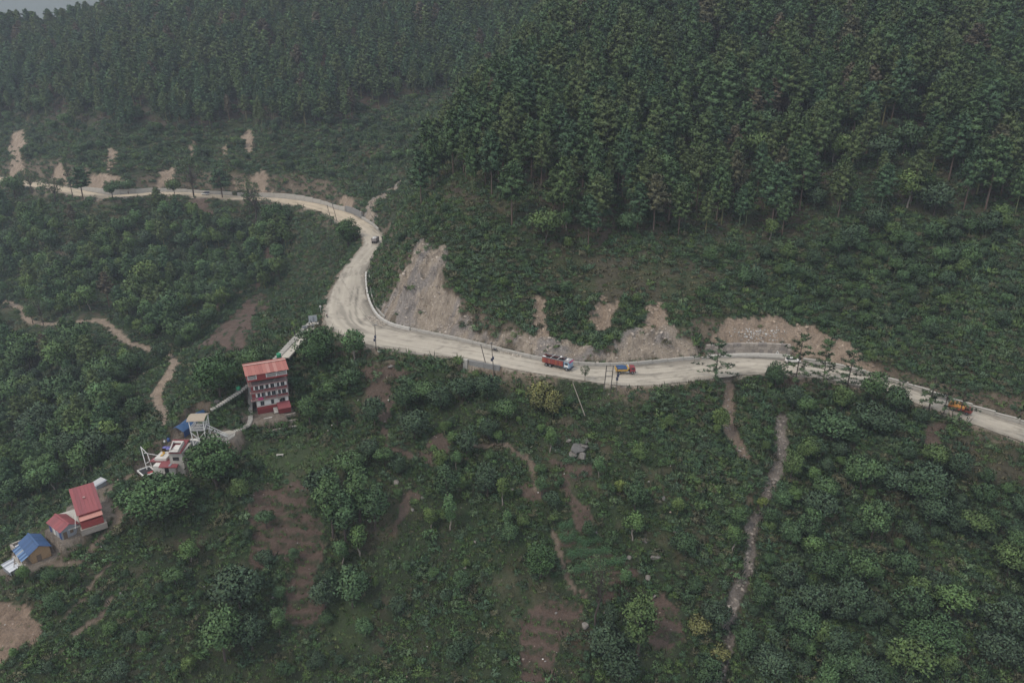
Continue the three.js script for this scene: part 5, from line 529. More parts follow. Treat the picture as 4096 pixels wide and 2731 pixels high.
  part('balustrade', railing([-1.4, 10.9, 0.8], [0.6, 10.9, 0.8], 0.9, 0.22, 0.05), M.white, t); part('balustrade', railing([3.4, 10.9, 0.8], [8.7, 10.9, 0.8], 0.95, 0.22, 0.05), M.white, t);
  for (const x of [-1.45, 0.7, 3.3, 6, 8.7]) part('post', bx(0.15, 1.75, 0.15, x, 11.7, 0.75), M.white, t);
  sheetRoof(t, 'roof_sheet', roofTones, -2.1, 9.3, [12.45, 1.5], [13.9, -3.3], 0.95); sheetRoof(t, 'roof_sheet', roofTones, -2.1, 9.3, [12.9, -7.2], [13.9, -3.35], 1.9);
  part('ridge_cap', bx(11.4, 0.07, 0.5, 3.6, 13.95, -3.0), tex(0.66, 0.42, 0.36, stain, 0.6), t, 'pale faded ridge strip');
  // porch annex
  part('annex_wall', bx(3.3, 1.5, 2.2, 6.9, 0.75, 1.05), M.redDark, t);
  { const p = part('annex_roof', bx(3.5, 0.1, 2.9, 0, 0, 0), M.roofRose, t); p.position.set(6.9, 2.05, 1.1); p.rotation.x = 0.42; }
  for (let i = 0; i < 4; i++) part('porch_step', bx(1.1, 0.22, 0.4, 4.6, 0.35 + i * 0.28, 1.5 - i * 0.4), M.concretePale, t);
  part('washing', bx(1.3, 0.7, 0.05, 1.1, 4.95, 0.85), M.magenta, t, 'red and pink washing hung on the balcony rail'); part('washing', bx(0.9, 0.75, 0.05, 0.0, 4.9, 0.85), M.pink, t, 'striped washing hung on the balcony rail');
  part('water_cooler', bx(0.8, 0.7, 0.5, 6.0, 4.0, 0.2), M.concrete, t);
}
{ // ---- terraces of dry stone in front of the tall house
  for (const [i, y, z, l] of [[0, -4.9, 3.1, 9.4], [1, -6.0, 5.0, 9.0], [2, -7.0, 6.8, 8.0]]) { const t = thing('terrace_wall', ['pale stone terrace wall directly under the tall red house', 'middle low terrace wall below the tall red house', 'lowest narrow terrace wall below the tall red house'][i], 'wall', [-70.8 + 0.894 * 4.5 + 0.448 * z, y, -172 - 0.448 * 4.5 + 0.894 * z], 0.464); const R = rng(70 + i); for (let x = -l / 2; x < l / 2;) { const w = 0.6 + 0.7 * R(); part('stone_block', bx(w - 0.05, 0.9 + 0.15 * R(), 0.5 + 0.2 * R(), x + w / 2, 0, 0), [M.stone2, M.stone, M.concrete][Math.floor(R() * 3)], t); x += w; } }
}
function stairway(name, label, pts, w, n, mat, o = {}) { // treads along a polyline of world points
  const len = [0]; for (let i = 1; i < pts.length; i++) len.push(len[i - 1] + Math.hypot(pts[i][0] - pts[i - 1][0], pts[i][2] - pts[i - 1][2])); const L = len[len.length - 1], c = pts[0], t = thing(name, label, 'stairs', [...c]), g = bx(w, 0.5, L / n * (o.fill ?? 0.7), 0, -0.22, 0);
  for (let k = 0; k < n; k++) { const s = (k + 0.5) / n * L; let i = 0; while (i < pts.length - 2 && len[i + 1] < s) i++; const f = (s - len[i]) / (len[i + 1] - len[i]), a = pts[i], b = pts[i + 1], x = lerp(a[0], b[0], f), y = lerp(a[1], b[1], f), z = lerp(a[2], b[2], f); const p = part('step', g, mat, t); p.position.set(x - c[0], (o.snap ? Math.max(y, height(x, z) + 0.12) : y) - c[1], z - c[2]); p.rotation.y = Math.atan2(b[0] - a[0], b[2] - a[2]); }
  return t;
}
stairway('stairway', 'pale concrete stairs from the road bend down to the tall house', [[-64.2, 11.2, -208.5], [-65.8, 10.2, -200], [-67.6, 8.6, -190], [-68.8, 7.4, -184]], 1.7, 22, M.concrete, { snap: true });
stairway('stairway', 'grey stairs running down the left side of the tall house to the round terrace', [[-75.0, 0.2, -178.5], [-72.8, -3.4, -171.5], [-71.6, -3.9, -168], [-71.3, -4.0, -165.4], [-72.2, -4.0, -163], [-73.6, -4.0, -161.5]], 1.2, 34, M.concrete, { snap: true, fill: 0.6 });
stairway('stairway', 'white stepped path from behind the tall house towards the watch tower', [[-72.6, 4.2, -176.6], [-75.4, 2.6, -172.4], [-78.4, 1.2, -169], [-81, 0.1, -166]], 1.1, 20, M.concrete, { snap: true });
{ const t = thing('concrete_ramp', 'smooth concrete ramp beside the stairs above the tall house', 'ramp', [-65.2, 9.2, -196]); const pts = [[1.9, 1.9, -11.2], [1.4, 1.0, -4], [-0.6, -0.9, 5.6], [-1.4, -1.6, 11]], p = [], id = []; pts.forEach(([x, y, z], i) => { const Y = Math.max(y, height(x - 65.2, z - 196) - 9.2 + 0.1); p.push(x - 0.9, Y, z, x + 1.5, Y, z, x - 0.9, Y - 0.5, z, x + 1.5, Y - 0.5, z); if (i) { const a = (i - 1) * 4, b = i * 4; id.push(a, b, a + 1, a + 1, b, b + 1, a, a + 2, b, b, a + 2, b + 2, a + 1, b + 1, a + 3, b + 1, b + 3, a + 3); } }); const g = new THREE.BufferGeometry(); g.setAttribute('position', new THREE.Float32BufferAttribute(p, 3)); g.setAttribute('uv', new THREE.Float32BufferAttribute(p.filter((_, i) => i % 3 !== 1), 2)); g.setIndex(id); const f = g.toNonIndexed(); f.computeVertexNormals(); part('slab', f, tex(0.5, 0.46, 0.4), t); }
function tank(label, x, y, z, r, h, mat, stand) { const t = thing('water_tank', label, 'water tank', [x, y, z]); part('drum', new THREE.LatheGeometry([[0, 0], [r, 0], [r, h * 0.28], [r * 0.94, h * 0.32], [r, h * 0.36], [r, h * 0.6], [r * 0.94, h * 0.64], [r, h * 0.68], [r * 0.97, h * 0.85], [r * 0.4, h], [0, h]].map(p => new THREE.Vector2(...p)), 14), mat, t); part('lid', cyl(r * 0.35, r * 0.38, 0.14, 12, 0, h + 0.04, 0), mat, t); if (stand) part('stand', join([[-1, -1], [1, -1], [-1, 1], [1, 1]].map(([a, b]) => bx(0.14, stand, 0.14, a * r * 0.7, -stand / 2, b * r * 0.7)).concat([bx(r * 2, 0.12, r * 2, 0, -0.06, 0), beam([-r * 0.7, -stand, r * 0.7], [r * 0.7, -0.1, r * 0.7], 0.08)])), M.grey, t); return t; }
tank('dark green water tank on a stand behind the tall house roof', -67.3, 8.3, -183.6, 0.65, 1.35, M.green, 2.2);
tank('bright green tank beside the white stepped path', -75.7, 2.9, -172.9, 0.6, 0.9, M.green, 1.2);
tank('blue plastic drum beside the blue tarpaulin shelter', -89.7, -5.5, -158.6, 0.42, 1.0, M.blueDark);
{ // ---- watch tower
  const t = thing('watch_tower', 'white braced watch tower with brown curved roof and side stairs', 'tower', [-79.0, -4.1, -154.8], 0.08), D = 4.6, A = 1.75, W = M.white;
  for (const [a, b] of [[-1, -1], [1, -1], [-1, 1], [1, 1]]) part('leg', beam([a * (A - 0.3), -1.5, b * A], [a * A, D + 2.8, b * A], 0.17), W, t);
  for (const [a, b] of [[[-A, 0.4, A], [A, D - 0.3, A]], [[A, 0.4, A], [-A, D - 0.3, A]], [[A, 0.4, -A], [A, D - 0.3, A]], [[A, 0.4, A], [A, D - 0.3, -A]], [[-A, 0.4, -A], [-A, D - 0.3, A]], [[-A, 2.4, A], [A, 2.4, A]], [[A, 2.4, A], [A, 2.4, -A]], [[A, D + 0.2, -A], [A, D + 2.5, A]], [[A, D + 2.5, -A], [A, D + 0.2, A]]]) part('brace', beam(a, b, 0.11), W, t);
  part('deck', bx(2 * A + 0.3, 0.16, 2 * A + 0.3, 0, D, 0), M.grey, t);
  for (const [a, b] of [[[-A, D, A], [A, D, A]], [[-A, D, -A], [-A, D, A]], [[-A, D, -A], [A, D, -A]]]) part('railing', railing(a, b, 0.95, 0.3, 0.035), W, t);
  part('table', join([bx(1.4, 0.07, 0.8, 0, D + 0.75, 0), bx(0.1, 0.7, 0.1, 0, D + 0.4, 0)]), M.offwhite, t);
  const arc = new THREE.Shape(), n = 12; for (let i = 0; i <= n; i++) { const a = lerp(-1.1, 1.1, i / n), p = [Math.sin(a) * 2.45, Math.cos(a) * 1.15]; i ? arc.lineTo(...p) : arc.moveTo(...p); } for (let i = n; i >= 0; i--) { const a = lerp(-1.1, 1.1, i / n); arc.lineTo(Math.sin(a) * 2.45, Math.cos(a) * 1.15 - 0.14); }
  part('roof', new THREE.ExtrudeGeometry(arc, { depth: 4.3, bevelEnabled: false }).translate(0, 0, -2.15).rotateY(Math.PI / 2).translate(0, D + 2.35, 0), M.thatch, t);
  const st = [1.9, D - 0.1, 0.2], en = [5.2, 0.05, -3.0]; for (const d of [-0.55, 0.55]) { part('stair_rail', beam([st[0] + d * 0.6, st[1] + 0.9, st[2] + d * 0.6], [en[0] + d * 0.6, en[1] + 0.9, en[2] + d * 0.6], 0.1), W, t); part('stringer', beam([st[0] + d * 0.6, st[1], st[2] + d * 0.6], [en[0] + d * 0.6, en[1], en[2] + d * 0.6], 0.12, 0.2), W, t); }
  for (let i = 0; i < 13; i++) { const f = (i + 0.5) / 13, p = part('stair_tread', bx(1.05, 0.06, 0.3, 0, 0, 0), M.offwhite, t); p.position.set(lerp(st[0], en[0], f), lerp(st[1], en[1], f), lerp(st[2], en[2], f)); p.rotation.y = -0.8 + Math.PI / 2; }
}
{ // ---- round concrete terrace
  const t = thing('concrete_terrace', 'grey round ended concrete terrace between the tower and the tall house stairs', 'terrace', [-75.4, -4.0, -159]), s = new THREE.Shape(), P = [[-1.6, 3.0], [2.2, 2.7], [3.1, 0.1], [2.4, -2.0], [0.6, -2.9], [-1.4, -1.7], [-3.2, 0.6], [-3.0, 2.9]];
  P.forEach((p, i) => i ? s.lineTo(p[0], -p[1]) : s.moveTo(p[0], -p[1])); part('slab', new THREE.ExtrudeGeometry(s, { depth: 0.45, bevelEnabled: false }).rotateX(-Math.PI / 2).translate(0, -0.35, 0), tex(0.42, 0.385, 0.33), t);
  part('retaining_wall', bx(5.2, 2.4, 0.4, 0.1, -1.55, 3.0), M.concrete, t); part('railing', join([bar([-1.6, 0.1, 2.9], [-1.6, 1, 2.9], 0.04), bar([2.2, 0.1, 2.6], [2.2, 1, 2.6], 0.04), bar([-1.6, 0.95, 2.9], [2.2, 0.95, 2.6], 0.035), bar([2.2, 0.95, 2.6], [3.1, 0.95, 0.1], 0.035)]), M.wood, t);
  part('bench', join([bx(0.9, 0.08, 0.7, 0.2, 0.5, 0.6), bx(0.08, 0.5, 0.6, -0.15, 0.3, 0.6), bx(0.08, 0.5, 0.6, 0.55, 0.3, 0.6)]), M.offwhite, t);
}
stairway('brick_stairs', 'narrow red brick stairs below the round terrace', [[-72.6, -4.3, -156.6], [-73.2, -7.0, -152.6]], 0.8, 9, M.brick, { fill: 0.9 });
{ // ---- blue tarpaulin shelter
  const t = thing('tarpaulin_shelter', 'long blue tarpaulin shelter behind the watch tower', 'shelter', [-86.2, -5.5, -164.4], -0.22), L = 5.6, w = 1.85;
  sheetRoof(t, 'tarpaulin', blueTones, -w, 0, [2.9, L], [2.9, -L], 1.9); t.children.forEach(c => c.removeFromParent());
  const slope = (sx) => { const p = [], id = [], N = 10; for (let i = 0; i <= N; i++) { const z = lerp(L, -L, i / N), sag = 0.1 * Math.sin(i * 1.7) + 0.04 * Math.sin(i * 4.1); p.push(0, 3.9 + sag, z, sx * w * 0.5, 3.45 + sag * 1.4, z, sx * w * 1.05, 2.75 + sag, z); } for (let i = 0; i < N; i++) for (let k = 0; k < 2; k++) { const a = i * 3 + k; id.push(a, a + 3, a + 1, a + 1, a + 3, a + 4); } const g = new THREE.BufferGeometry(); g.setAttribute('position', new THREE.Float32BufferAttribute(p, 3)); g.setAttribute('uv', new THREE.Float32BufferAttribute(p.filter((_, i) => i % 3 !== 1).map(v => v / 3), 2)); g.setIndex(id); g.computeVertexNormals(); return g; };
  const tarp = tex(0.028, 0.085, 0.2, stain2, 0.5, { side: THREE.DoubleSide }); part('tarpaulin', slope(1), tarp, t); part('tarpaulin', slope(-1), tarp, t);
  part('side_sheet', bx(0.05, 1.9, L * 1.2, w * 0.95, 1.85, 1.8), M.blueDark, t); for (const z of [-L, -L / 2, 0, L / 2, L - 0.1]) for (const x of [-w, w]) part('post', bx(0.1, 3, 0.1, x * 0.97, 1.3, z), M.wood, t);
}
{ // ---- hill resort
  const t = thing('resort_building', 'two tier resort with red slab roofs and a walled roof terrace', 'building', [-86.2, -11.3, -153.6], 0.0);
  part('wall', bx(3.4, 6.0, 5.4, 1.2, 3.0, -1.2), M.concrete, t); part('upper_roof', (() => { const s = new THREE.Shape([[-0.2, -2.0], [2.9, -2.0], [1.95, 5.0], [-2.45, 5.1]].map(p => new THREE.Vector2(...p))); return new THREE.ExtrudeGeometry(s, { depth: 0.25, bevelEnabled: false }).rotateX(-Math.PI / 2).translate(0, 6.1, 0); })(), M.roofRose, t, 'red upper roof slab');
  for (const [a, b] of [[[0.1, -1.85], [2.3, -1.85]], [[2.3, -1.85], [1.45, 2.9]], [[1.45, 2.9], [-1.25, 2.9]], [[-1.25, 2.9], [0.1, -1.85]]]) part('parapet', beam([a[0], 6.75, -a[1]], [b[0], 6.75, -b[1]], 0.25, 0.8), M.concretePale, t);
  part('roof_sheet', bx(1.6, 0.06, 2.4, 0.7, 6.5, -0.6), M.offwhite, t, 'pale sheet lying in the roof terrace');
  part('lower_roof', (() => { const s = new THREE.Shape([[-6.5, -0.3], [-3.4, -0.3], [-2.8, -3.2], [1.9, -3.2], [0.75, 1.9], [-6.3, 1.8]].map(p => new THREE.Vector2(...p))); return new THREE.ExtrudeGeometry(s, { depth: 0.22, bevelEnabled: false }).rotateX(-Math.PI / 2).translate(0, 2.7, 0); })(), M.roofRose, t, 'red lower roof slab');
  part('skylight', bx(0.55, 0.05, 1.6, -0.3, 2.96, 1.9), M.tinDark, t); part('skylight', bx(0.55, 0.05, 1.2, 0.5, 2.96, -0.4), M.tinDark, t);
  part('wall', bx(5.6, 2.6, 3.4, -2.0, 1.3, 0.4), M.offwhite, t); part('window', bx(1.5, 0.9, 0.08, 1.1, 4.4, 1.55), M.dark, t); part('window', bx(0.08, 0.9, 1.5, 2.93, 4.4, -0.5), M.dark, t); part('doorway', bx(1.0, 2.0, 0.1, -1.4, 1.1, 2.13), M.dark, t);
  part('roof_deck', bx(3.0, 0.7, 3.6, -3.7, 3.3, -1.7), M.concretePale, t); part('deck_lounger', join([bx(0.6, 0.12, 1.5, -3.9, 3.8, -1.7), bx(0.6, 0.5, 0.12, -3.9, 4.0, -2.4)]), M.gold, t, 'pale yellow lounger frame on the roof deck'); part('side_roof', bx(0.8, 0.15, 2.6, 3.4, 4.2, -2.0), M.roofRose, t);
}
{ const t = thing('swing_frame', 'leaning white steel swing frame beside the resort', 'frame', [-93.2, -11.3, -154.2]); const W = M.white, top = [-1.9, 6.4, -0.6]; for (const [x, z] of [[-0.4, 1.0], [0.9, 0.7]]) part('pole', beam([x, 0, z], [x - 1.4, 6.3 - (x + 0.4) * 1.4, -0.6], 0.14), W, t); part('beam', beam(top, [-0.6, 4.6, -0.5], 0.14), W, t); part('brace', beam([-0.5, 2.2, 0.6], [3.2, 3.9, -1.2], 0.12), W, t); part('brace', beam([-1.1, 4.8, -0.2], [3.4, 3.0, -1.4], 0.12), W, t); part('brace', beam([-0.4, 2.4, 0.6], [1.0, 2.9, 0.2], 0.1), W, t); }
{ const t = thing('plunge_pool', 'black lined plunge pool with white rim below the swing frame', 'pool', [-93.2, -10.7, -152.2], -0.72); for (const [w, d, x, z] of [[4.4, 0.22, 0, -1.5], [4.4, 0.22, 0, 1.5], [0.22, 3.2, -2.1, 0], [0.22, 3.2, 2.1, 0]]) part('rim', bx(w, 0.5, d, x, 0, z), M.white, t); part('lining', bx(4.1, 0.1, 2.9, 0, -0.1, 0), M.dark, t); part('mat', bx(1.1, 0.12, 1.3, 1.4, 0.15, -0.4), M.red, t, 'red mat by the pool'); }
{ const t = thing('concrete_block', 'grey concrete bunker wall between the resort and the tower', 'wall', [-81.4, -6.1, -157.2], -0.25); part('wall', bx(4.4, 3.2, 0.5, 0, 0, 0), M.tinDark, t); part('coping', bx(4.4, 0.15, 0.8, 0, 1.65, -0.1), M.concretePale, t); part('side_wall', bx(0.5, 3.2, 3, 2.0, 0, -1.6), M.concrete, t); }
{ const t = thing('cloth_heap', 'crumpled pale blue sheet heap left of the resort roof', 'cloth', [-89.6, -7.0, -157.6]); const R = rng(8); for (let i = 0; i < 7; i++) { const p = part('fold', ROCKS[i % 5], M.purple, t); p.position.set((R() - 0.5) * 2.4, R() * 0.3, (R() - 0.5) * 1.4); p.scale.set(1 + R(), 0.5, 0.9); p.rotation.y = R() * 6; } }
// ---- small houses lower down the spur
function gableHouse(t, L, W, eave, ridge, tones, wall, o = {}) {
  const e = o.over ?? 0.45, l = L / 2 + e;
  sheetRoof(t, 'roof_sheet', tones, -l, l, [eave - 0.15, W / 2 + e], [ridge, 0], 0.95); sheetRoof(t, 'roof_sheet', tones, -l, l, [eave - 0.15, -W / 2 - e], [ridge, 0], 0.95); part('ridge_cap', bx(2 * l, 0.08, 0.4, 0, ridge + 0.07, 0), tones[1], t);
  const s = new THREE.Shape([[-W / 2, -1], [W / 2, -1], [W / 2, eave], [0, ridge - 0.1], [-W / 2, eave]].map(p => new THREE.Vector2(...p)));
  for (const x of [-L / 2, L / 2 - 0.15]) part('end_wall', new THREE.ExtrudeGeometry(s, { depth: 0.15, bevelEnabled: false }).rotateY(Math.PI / 2).translate(x, 0, 0), wall[1], t);
  for (const z of [-W / 2, W / 2]) part('side_wall', bx(L - 0.02, eave + 0.98, 0.15, 0, (eave - 1) / 2, z), wall[0], t);
}
{ // red house
  const t = thing('red_house', 'long plain red sheet roofed house with pink awning on the lower spur', 'house', [-97.9, -14.2, -135.0], 0.67), L = 8.4, W = 4.5, lo = 3.1, hi = 5.8;
  const s = new THREE.Shape([[0, -1.2], [L, -1.2], [L, hi - 0.15], [0, lo - 0.1]].map(p => new THREE.Vector2(...p)));
  for (const x of [-W / 2, W / 2 - 0.15]) part('side_wall', new THREE.ExtrudeGeometry(s, { depth: 0.15, bevelEnabled: false }).rotateY(Math.PI / 2).translate(x, 0, -0.3), M.concrete, t);
  part('back_wall', bx(W, hi + 1, 0.15, 0, (hi - 1.2) / 2, -L - 0.2), M.concrete, t); part('front_wall', bx(W, lo + 1, 0.15, 0, (lo - 1.2) / 2, -0.25), M.red, t);
  sheetRoof(t, 'roof_sheet', roseTones, -W / 2 - 0.35, W / 2 + 0.35, [lo, 0.2], [hi, -L - 0.4], 0.75); part('roof_light', bx(0.5, 0.05, 0.8, -0.2, 4.75, -4.7).rotateX(0), M.pink, t);
  { const p = part('awning', bx(W + 0.2, 0.06, 1.4), tex(0.5, 0.24, 0.2), t, 'pink awning over the front'); p.position.set(0, 2.35, 0.75); p.rotation.x = 0.3; } part('front_screen', bx(W, 1.6, 0.08, 0, 0.85, 1.35), M.red, t);
  part('plinth', bx(W + 0.8, 1.4, 1.9, 0.1, -0.75, 0.8), M.stone, t); part('courtyard', bx(3.4, 0.25, 8.6, -W / 2 - 1.8, 0.05, -4.6), M.concrete, t); part('gutter_pipe', bar([-W / 2 - 0.3, 3.4, -2], [-W / 2 - 1.2, 0.3, 0.6], 0.05), M.white, t);
}
{ const t = thing('tin_walled_house', 'small red gable roofed house with patched blue and grey tin walls', 'house', [-104.2, -16.2, -134.3], -0.61); gableHouse(t, 6.2, 3.5, 2.6, 3.6, roseTones, [M.tinDark, M.tinDark]); for (const [x, w, m] of [[-2.6, 0.9, M.blueDark], [-0.6, 1.1, M.offwhite], [1.0, 1.0, M.tin], [2.5, 0.9, M.blueDark]]) part('wall_sheet', bx(w, 2.3, 0.06, x, 1.3, 1.86), m, t); part('window', bx(0.06, 0.9, 0.7, 3.14, 1.5, -0.3), M.wood, t); part('door', bx(0.06, 1.9, 0.8, 3.14, 1.0, 1.1), M.wood, t); part('plinth', bx(7.2, 0.6, 4.6, 0, -0.3, 0), M.concrete, t); }
{ const t = thing('blue_roofed_house', 'ochre walled house with bright blue gable roof and lean-to', 'house', [-108.6, -19.2, -130.0], -0.7); gableHouse(t, 6.4, 3.7, 2.9, 4.1, blueTones, [M.ochre, M.ochre]); sheetRoof(t, 'lean_to_sheet', [M.blue, M.tinDark, tex(0.1, 0.2, 0.36, stain, 0.5), M.blue], -3.2, 3.2, [1.75, 3.7], [2.55, 2.0], 0.62); for (const x of [-3, 0, 3]) part('post', bx(0.12, 1.9, 0.12, x, 0.8, 3.5), M.wood, t); part('door', bx(0.06, 1.8, 0.9, 3.24, 0.9, 0.4), M.wood, t); part('plinth', bx(7.4, 0.7, 6.6, 0, -0.35, 0.6), M.concrete, t); }
{ const t = thing('tin_shed', 'low silvery tin roofed shed weighed down with stones and sticks', 'shed', [-112.2, -21.4, -127.1], -0.6); sheetRoof(t, 'roof_sheet', [M.tin, M.tinDark, tex(0.68, 0.7, 0.72, stain, 0.45, { metalness: 0.3 })], -2.4, 2.4, [1.75, 1.7], [2.15, -1.6], 0.7); for (const [w, d, x, z] of [[4.4, 0.14, 0, 1.4], [4.4, 0.14, 0, -1.4], [0.14, 2.7, 2.2, 0], [0.14, 2.7, -2.2, 0]]) part('wall', bx(w, 2.3, d, x, 0.6, z), M.tinDark, t); const R = rng(5); for (let i = 0; i < 6; i++) { const p = part('roof_stone', ROCKS[i % 5], M.stone2, t); p.position.set(-2 + i * 0.8, 2.1 + R() * 0.05, -0.9 + R() * 0.8); p.scale.setScalar(0.35 + 0.15 * R()); } part('stick', bar([-1.8, 2.15, -0.9], [1.6, 2.0, 0.5], 0.04), M.wood, t); part('fallen_sheet', bx(2.2, 0.05, 1.2, 2.4, -0.3, 2.2), M.tin, t); }
{ const t = thing('sheet_hut', 'tiny grey corrugated hut above the red house', 'hut', [-103.6, -13.0, -148.5], -0.5); sheetRoof(t, 'roof_sheet', [M.tinDark, M.steel], -1.4, 1.4, [1.35, 1.5], [1.75, -1.5], 0.7); for (const x of [-1.15, 1.15]) part('side_wall', bx(0.12, 1.8, 2.4, x, 0.6, 0), M.tinDark, t); part('front_wall', bx(2.3, 1.6, 0.12, 0, 0.5, 1.2), M.tinDark, t); }
{ const t = thing('ruined_wall', 'crumbling low walled ruin left of the blue roofed house', 'wall', [-115.2, -20.0, -133.4], -0.65); for (const [w, d, x, z] of [[4.2, 0.4, 0, 1], [4.2, 0.4, 0, -1], [0.4, 2, -2, 0]]) part('wall', bx(w, 1.2, d, x, 0.2, z), M.stone2, t); part('rubbish', bx(2.4, 0.3, 1.2, 0.2, 0.4, 0), M.tin, t); }

// ---------------------------------------------------------------- vehicles (local x forward)

const tyreG = new THREE.CylinderGeometry(1, 1, 1, 16).rotateX(Math.PI / 2), rimG = new THREE.CylinderGeometry(0.55, 0.6, 1.06, 10).rotateX(Math.PI / 2);
function wheel(t, x, z, r, w) { const g = new THREE.Group(); g.name = 'wheel'; g.position.set(x, r, z); t.add(g); const a = part('tyre', tyreG, M.rubber, g); a.scale.set(r, r, w); const b = part('rim', rimG, M.grey, g); b.scale.set(r, r, w); }
function prism(pts, depth, bevel = 0.05) { const s = new THREE.Shape(pts.map(p => new THREE.Vector2(...p))); return new THREE.ExtrudeGeometry(s, { depth: depth - 2 * bevel, bevelEnabled: true, bevelSize: bevel, bevelThickness: bevel, bevelSegments: 1, bevelOffset: -bevel }).translate(0, 0, -depth / 2 + bevel); }
{ // long cargo truck
  const t = thing('cargo_truck', 'open topped red sided cargo truck with pale blue cab', 'truck', [12.6, 9.62, -172.7], -0.55), W = 2.4;
  part('chassis', join([bx(8.2, 0.3, 1.0, -0.2, 0.85, 0), bx(6.4, 0.16, W - 0.1, -1.1, 1.05, 0)]), M.dark, t); part('bed_floor', bx(6.4, 0.06, W - 0.2, -1.1, 1.16, 0), M.dark, t);
  const reds = [M.truckRed, tex(0.22, 0.045, 0.04, stain2, 0.6), tex(0.28, 0.075, 0.04, stain2, 0.6)], R = rng(2);
  for (const z of [-1, 1]) for (let i = 0; i < 10; i++) { const p = part('side_panel', bx(0.62, 1.45, 0.08, -4.0 + i * 0.64, 1.85, z * W / 2), reds[Math.floor(R() * 3)], t); if (i % 2) part('stake', bx(0.07, 1.5, 0.06, -4.0 + i * 0.64 + 0.31, 1.85, z * (W / 2 + 0.06)), M.redDark, p); }
  for (const z of [-1, 1]) part('top_rail', bx(6.5, 0.3, 0.12, -1.1, 2.72, z * W / 2), M.grey, t); part('headboard', bx(0.1, 1.9, W, 2.1, 2.0, 0), M.navy, t); part('tailgate', bx(0.1, 1.7, W, -4.33, 1.9, 0), M.redDark, t); part('tail_panel', bx(0.9, 0.06, 0.5, -3.8, 2.9, W / 2 - 0.2), M.white, t); part('liner', bx(6.2, 1.2, 0.04, -1.1, 1.8, -W / 2 + 0.1), M.dark, t);
  part('bow', bar([-1.9, 2.85, W / 2], [-1.5, 3.1, -W / 2], 0.06), M.white, t); part('rope_bundle', join([bar([0.2, 2.8, W / 2], [0.55, 3.0, -0.4], 0.06), new THREE.IcosahedronGeometry(0.28, 1).translate(0.6, 3.0, -0.6)]), M.white, t);
  part('cab', prism([[2.2, 0.75], [3.9, 0.75], [4.0, 1.55], [3.75, 2.45], [2.2, 2.5]], W - 0.1, 0.08), M.skyBlue, t); part('windscreen', prism([[3.93, 1.62], [3.97, 1.62], [3.77, 2.36], [3.73, 2.36]], W - 0.5, 0.01), M.glass, t); for (const z of [-1, 1]) { part('door_window', bx(0.9, 0.55, 0.04, 3.0, 1.95, z * (W / 2 - 0.05)), M.glass, t); part('door_panel', bx(1.2, 0.5, 0.04, 3.0, 1.35, z * (W / 2 - 0.045)), M.white, t); part('headlight', cyl(0.13, 0.13, 0.06, 10).rotateZ(Math.PI / 2).translate(4.02, 1.05, z * 0.85), M.white, t); }
  part('roof_rack', join([bx(1.6, 0.12, W, 3.0, 2.62, 0), bx(1.6, 0.25, 0.08, 3.0, 2.8, W / 2 - 0.05), bx(1.6, 0.25, 0.08, 3.0, 2.8, 0.05 - W / 2), bx(0.08, 0.25, W, 3.78, 2.8, 0)]), M.steel, t); part('roof_sack', bx(0.5, 0.18, 0.7, 2.7, 2.8, -0.3), M.white, t); part('bumper', bx(0.22, 0.35, W, 4.12, 0.7, 0), M.navy, t); part('visor', bx(0.4, 0.12, W - 0.1, 3.98, 2.55, 0), M.magenta, t);
  for (const [x, z] of [[3.1, 1], [3.1, -1], [-1.9, 1], [-1.9, -1], [-3.1, 1], [-3.1, -1]]) wheel(t, x, z * 1.02, 0.5, 0.32);
}
{ // tipper
  const t = thing('tipper_truck', 'small red cabbed tipper truck with blue tarpaulin over its load', 'truck', [30.4, 9.08, -170.0], 0.04), W = 2.1;
  part('chassis', bx(4.9, 0.25, 0.9, 0, 0.7, 0), M.dark, t); part('tipper_body', prism([[-2.6, 0.95], [0.55, 0.95], [1.05, 1.95], [0.75, 1.95], [0.5, 1.75], [-2.6, 1.75]], W, 0.04), M.gold, t); { const p = part('tarpaulin', prism([[-2.5, 1.4], [0.45, 1.4], [0.6, 1.75], [-0.6, 2.02], [-2.4, 1.88]], W + 0.1, 0.14), M.blue, t); } part('headboard', bx(0.1, 0.8, W - 0.1, 0.85, 1.9, 0), M.offwhite, t);
  part('cab', prism([[1.2, 0.6], [2.65, 0.6], [2.72, 1.25], [2.5, 2.0], [1.2, 2.05]], W - 0.1, 0.1), tex(0.24, 0.04, 0.05, stain2, 0.4), t); part('windscreen', prism([[2.64, 1.33], [2.69, 1.33], [2.52, 1.92], [2.47, 1.92]], W - 0.4, 0.01), M.glass, t); for (const z of [-1, 1]) { part('door_window', bx(0.7, 0.45, 0.04, 1.95, 1.6, z * (W / 2 - 0.045)), M.glass, t); part('headlight', bx(0.06, 0.15, 0.25, 2.7, 0.85, z * 0.75), M.white, t); } part('bumper', bx(0.16, 0.25, W, 2.76, 0.55, 0), M.dark, t); part('fuel_tank', cyl(0.22, 0.22, 0.7, 10).rotateZ(Math.PI / 2).translate(0.6, 0.6, 0.75), M.steel, t);
  for (const [x, z] of [[1.85, 1], [1.85, -1], [-1.6, 1], [-1.6, -1]]) wheel(t, x, z * 0.9, 0.42, 0.28);
}
